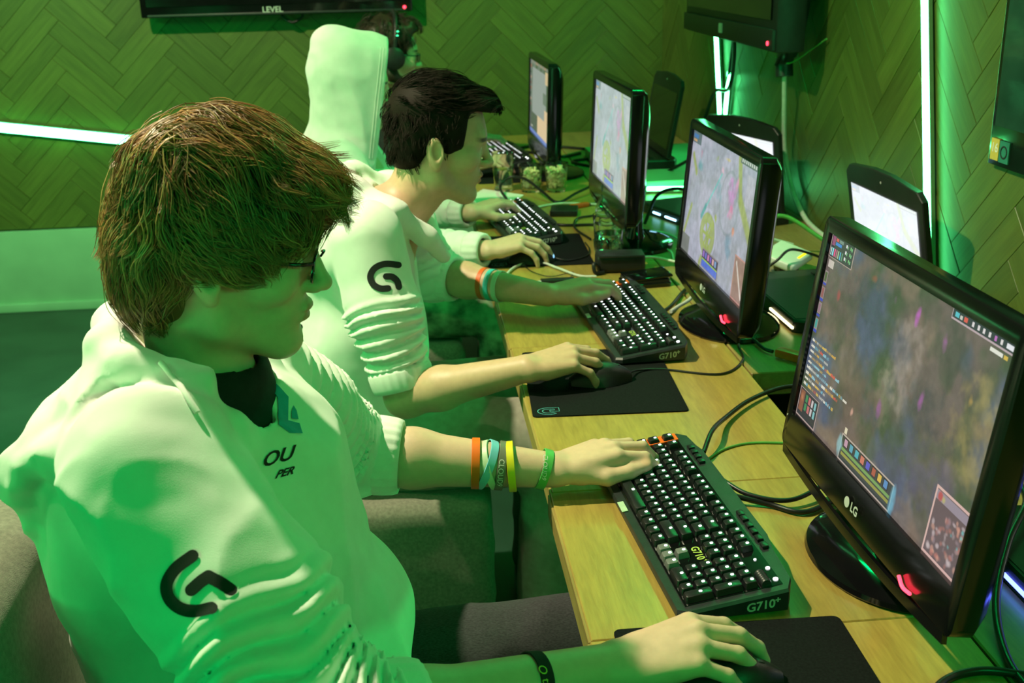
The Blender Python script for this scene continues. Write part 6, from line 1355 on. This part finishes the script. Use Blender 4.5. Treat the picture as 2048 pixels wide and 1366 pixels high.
# ================================================================== player four: headset and glasses
def player_four():
    root = thing('person', 'person with dark hair, glasses and a lit black headset beyond the hooded player', 'person', (-0.33, 3.98, 0.0))
    O = A3(-0.240, 3.96, 1.180); Rm = frame_head(O, math.radians(8), math.radians(10)); spots = []; NB = A3(-0.335, 3.96, 1.02)
    SN, EN, WN = A3(-0.33, 3.79, 0.985), A3(-0.20, 3.72, 0.78), A3(0.02, 3.86, 0.80); SF, EF, WF = A3(-0.31, 4.13, 0.985), A3(-0.18, 4.28, 0.79), A3(0.04, 4.38, 0.803)
    G = head(O, Rm, 1.0, True, spots); G.append(Gp(chain([O+Rm@A3(-0.03, 0, -0.035), NB], [0.055, 0.066]), 0.02, 0.022)); G.append(Gp([el((-0.34, 3.96, 0.9), (0.09, 0.14, 0.15)), rc(SN, SF, 0.05, 0.05)], 0.04, 0.04))
    for s_, e_, w_ in ((SN, EN, WN), (SF, EF, WF)): G.append(Gp([rc(s_, e_, 0.048, 0.041)]+limb(e_, w_, 0.04, 0.04, 0.0255), 0.02, 0.02))
    G += hand(WN, (1, 0.05, 0.15), (-0.15, -0.1, 1), (0, 1, 0), [(0.5, 0.4, 0.3)]*4, s=1.0); G += hand(WF, (1, 0.05, 0.2), (-0.2, -0.1, 1), (0, -1, 0), [(0.35, 0.6, 0.5)]*4, s=1.0)
    V, F = surface(G, 0.004); put('body', raw_mesh(V, F, 'body', tones(V, spots, (O, Rm))), M['skin'], root)
    H = [Gp([erc((-0.36, 3.96, 0.50), (-0.36, 3.96, 0.74), 0.145, 0.145, (1, 1.15, 1)), erc((-0.36, 3.96, 0.74), (-0.34, 3.96, 0.94), 0.142, 0.118, (1, 1.2, 1)), rc(SN, SF, 0.066, 0.066)], 0.06, 0.03, disp=cloth(8, 0.008, 91)), Gp([rc(SN, EN, 0.066, 0.058), rc(SF, EF, 0.066, 0.058)], 0.001, 0.03), Gp([rc(NB, O, 0.072, 0.08)], 0.01, 0.008, '-')]
    V, F = surface(H, 0.008); put('hoodie', raw_mesh(V, F, 'hoodie'), M['tee'], root)
    P = lambda x, y, z: O+Rm@A3(x, y, z)
    cap = [Gp([el(P(-0.018, 0, 0.066), (0.106, 0.086, 0.086), Rm), el(P(-0.055, 0, 0.0), (0.056, 0.076, 0.085), Rm), el(P(0.055, 0, 0.112), (0.040, 0.058, 0.030), Rm)], 0.02, 0.01, disp=lambda p: 0.010*(vnoise(p*45, 4)-0.5)), Gp([rbox(P(0.115, 0, 0.030), (0.050, 0.12, 0.070), 0.02, Rm)], 0.01, 0.01, '-')]
    cv, cf = surface(cap, 0.005); a = (cv, cf, np.full((len(cv), 3), 0.8))
    b = hair_locks(cap, O, Rm, 260, 7, lambda l: np.tile(A3(0.3, 0, -0.6), (len(l), 1))+0*l, lambda l: np.full(len(l), 0.040), 8, 0.006, 0.0011, 19, lambda l: (l[:, 2] > -0.05), 0.006, 0.012, 0.8)
    V, F, T = join(a, b); put('hair', raw_mesh(V, F, 'hair', T), M['hairdark'], root, label='dark curly hair')
    bd = [Gp([rc(P(0.0, 0.058*y, -0.055), P(0.060, 0.012*y, -0.093), 0.022, 0.018) for y in (-1, 1)]+[rc(P(-0.012, 0.060*y, -0.01), P(0.0, 0.058*y, -0.055), 0.016, 0.022) for y in (-1, 1)], 0.01, 0.01, disp=lambda p: 0.004*(vnoise(p*60, 4)-0.5))]
    cv, cf = surface(bd, 0.005); put('beard', raw_mesh(cv, cf, 'beard'), M['hairdark'], root)
    glasses(root, O, Rm)
    hs = thing('headset', 'black headset with small green lights worn by the bespectacled player', 'headset', tuple(P(0, 0, 0.1)))
    arc = [tuple(P(-0.004, 0.094*math.cos(q), 0.055+0.108*math.sin(q))) for q in np.linspace(-0.25, math.pi+0.25, 20)]
    put('headband', MB().tube(arc, 0.0085, 8).mesh(60), M['blackmat'], hs)
    for y in (-1, 1):
        Rr = Matrix(Rm.tolist()) @ Matrix.Rotation(math.radians(90), 3, 'X'); put('ear_cup', MB().lathe([(0.0, -0.016), (0.030, -0.016), (0.040, -0.008), (0.040, 0.008), (0.030, 0.016), (0.0, 0.016)], 24, tuple(P(-0.006, 0.098*y, 0.006)), R=Rr).mesh(40), M['blackmat'], hs)
    for q in (0.066, 0.080): put('indicator_light', MB().lathe([(0.0, -0.003), (0.0055, 0.0), (0.0, 0.003)], 10, tuple(P(0.000, -0.1015, q+0.02))).mesh(60), M['greenled'], hs, label='green light')
    return root
p4 = player_four()

# ------------------------------------------------------------------ upholstered chairs
def chair(x, y, label, back_h, hx=0.0, w=0.52, seat_h=0.455, front=-0.06):
    t = thing('armchair', label, 'chair', (x, y, 0), group='grey upholstered chairs')
    def block(name, c, d, r, m, seed, lab=None):
        G = [Gp([rbox(c, np.asarray(d)/2, r)], 0.01, 0.01, disp=cloth(7, 0.006, seed))]; V, F = surface(G, 0.012); put(name, raw_mesh(V, F, name), m, t, label=lab)
    xb = x-0.30
    block('seat', ((xb+front)/2+0.03, y, seat_h/2+0.02), (front-xb-0.06, w, seat_h-0.04), 0.035, M['seat'], 7)
    block('backrest', (xb-0.045, y, back_h/2+0.02), (0.16, w+0.03, back_h-0.04), 0.06, M['seat'], 9)
    return t
chair(-0.40, 1.02, 'grey upholstered chair of the shaggy haired player', 0.88, w=0.56, front=-0.08)
chair(-0.34, 2.12, 'grey upholstered chair of the black haired player', 0.80, front=-0.055)
chair(-0.42, 3.12, 'grey upholstered chair of the hooded player', 0.72)
chair(-0.38, 3.98, 'grey upholstered chair of the headset wearing player', 0.72)
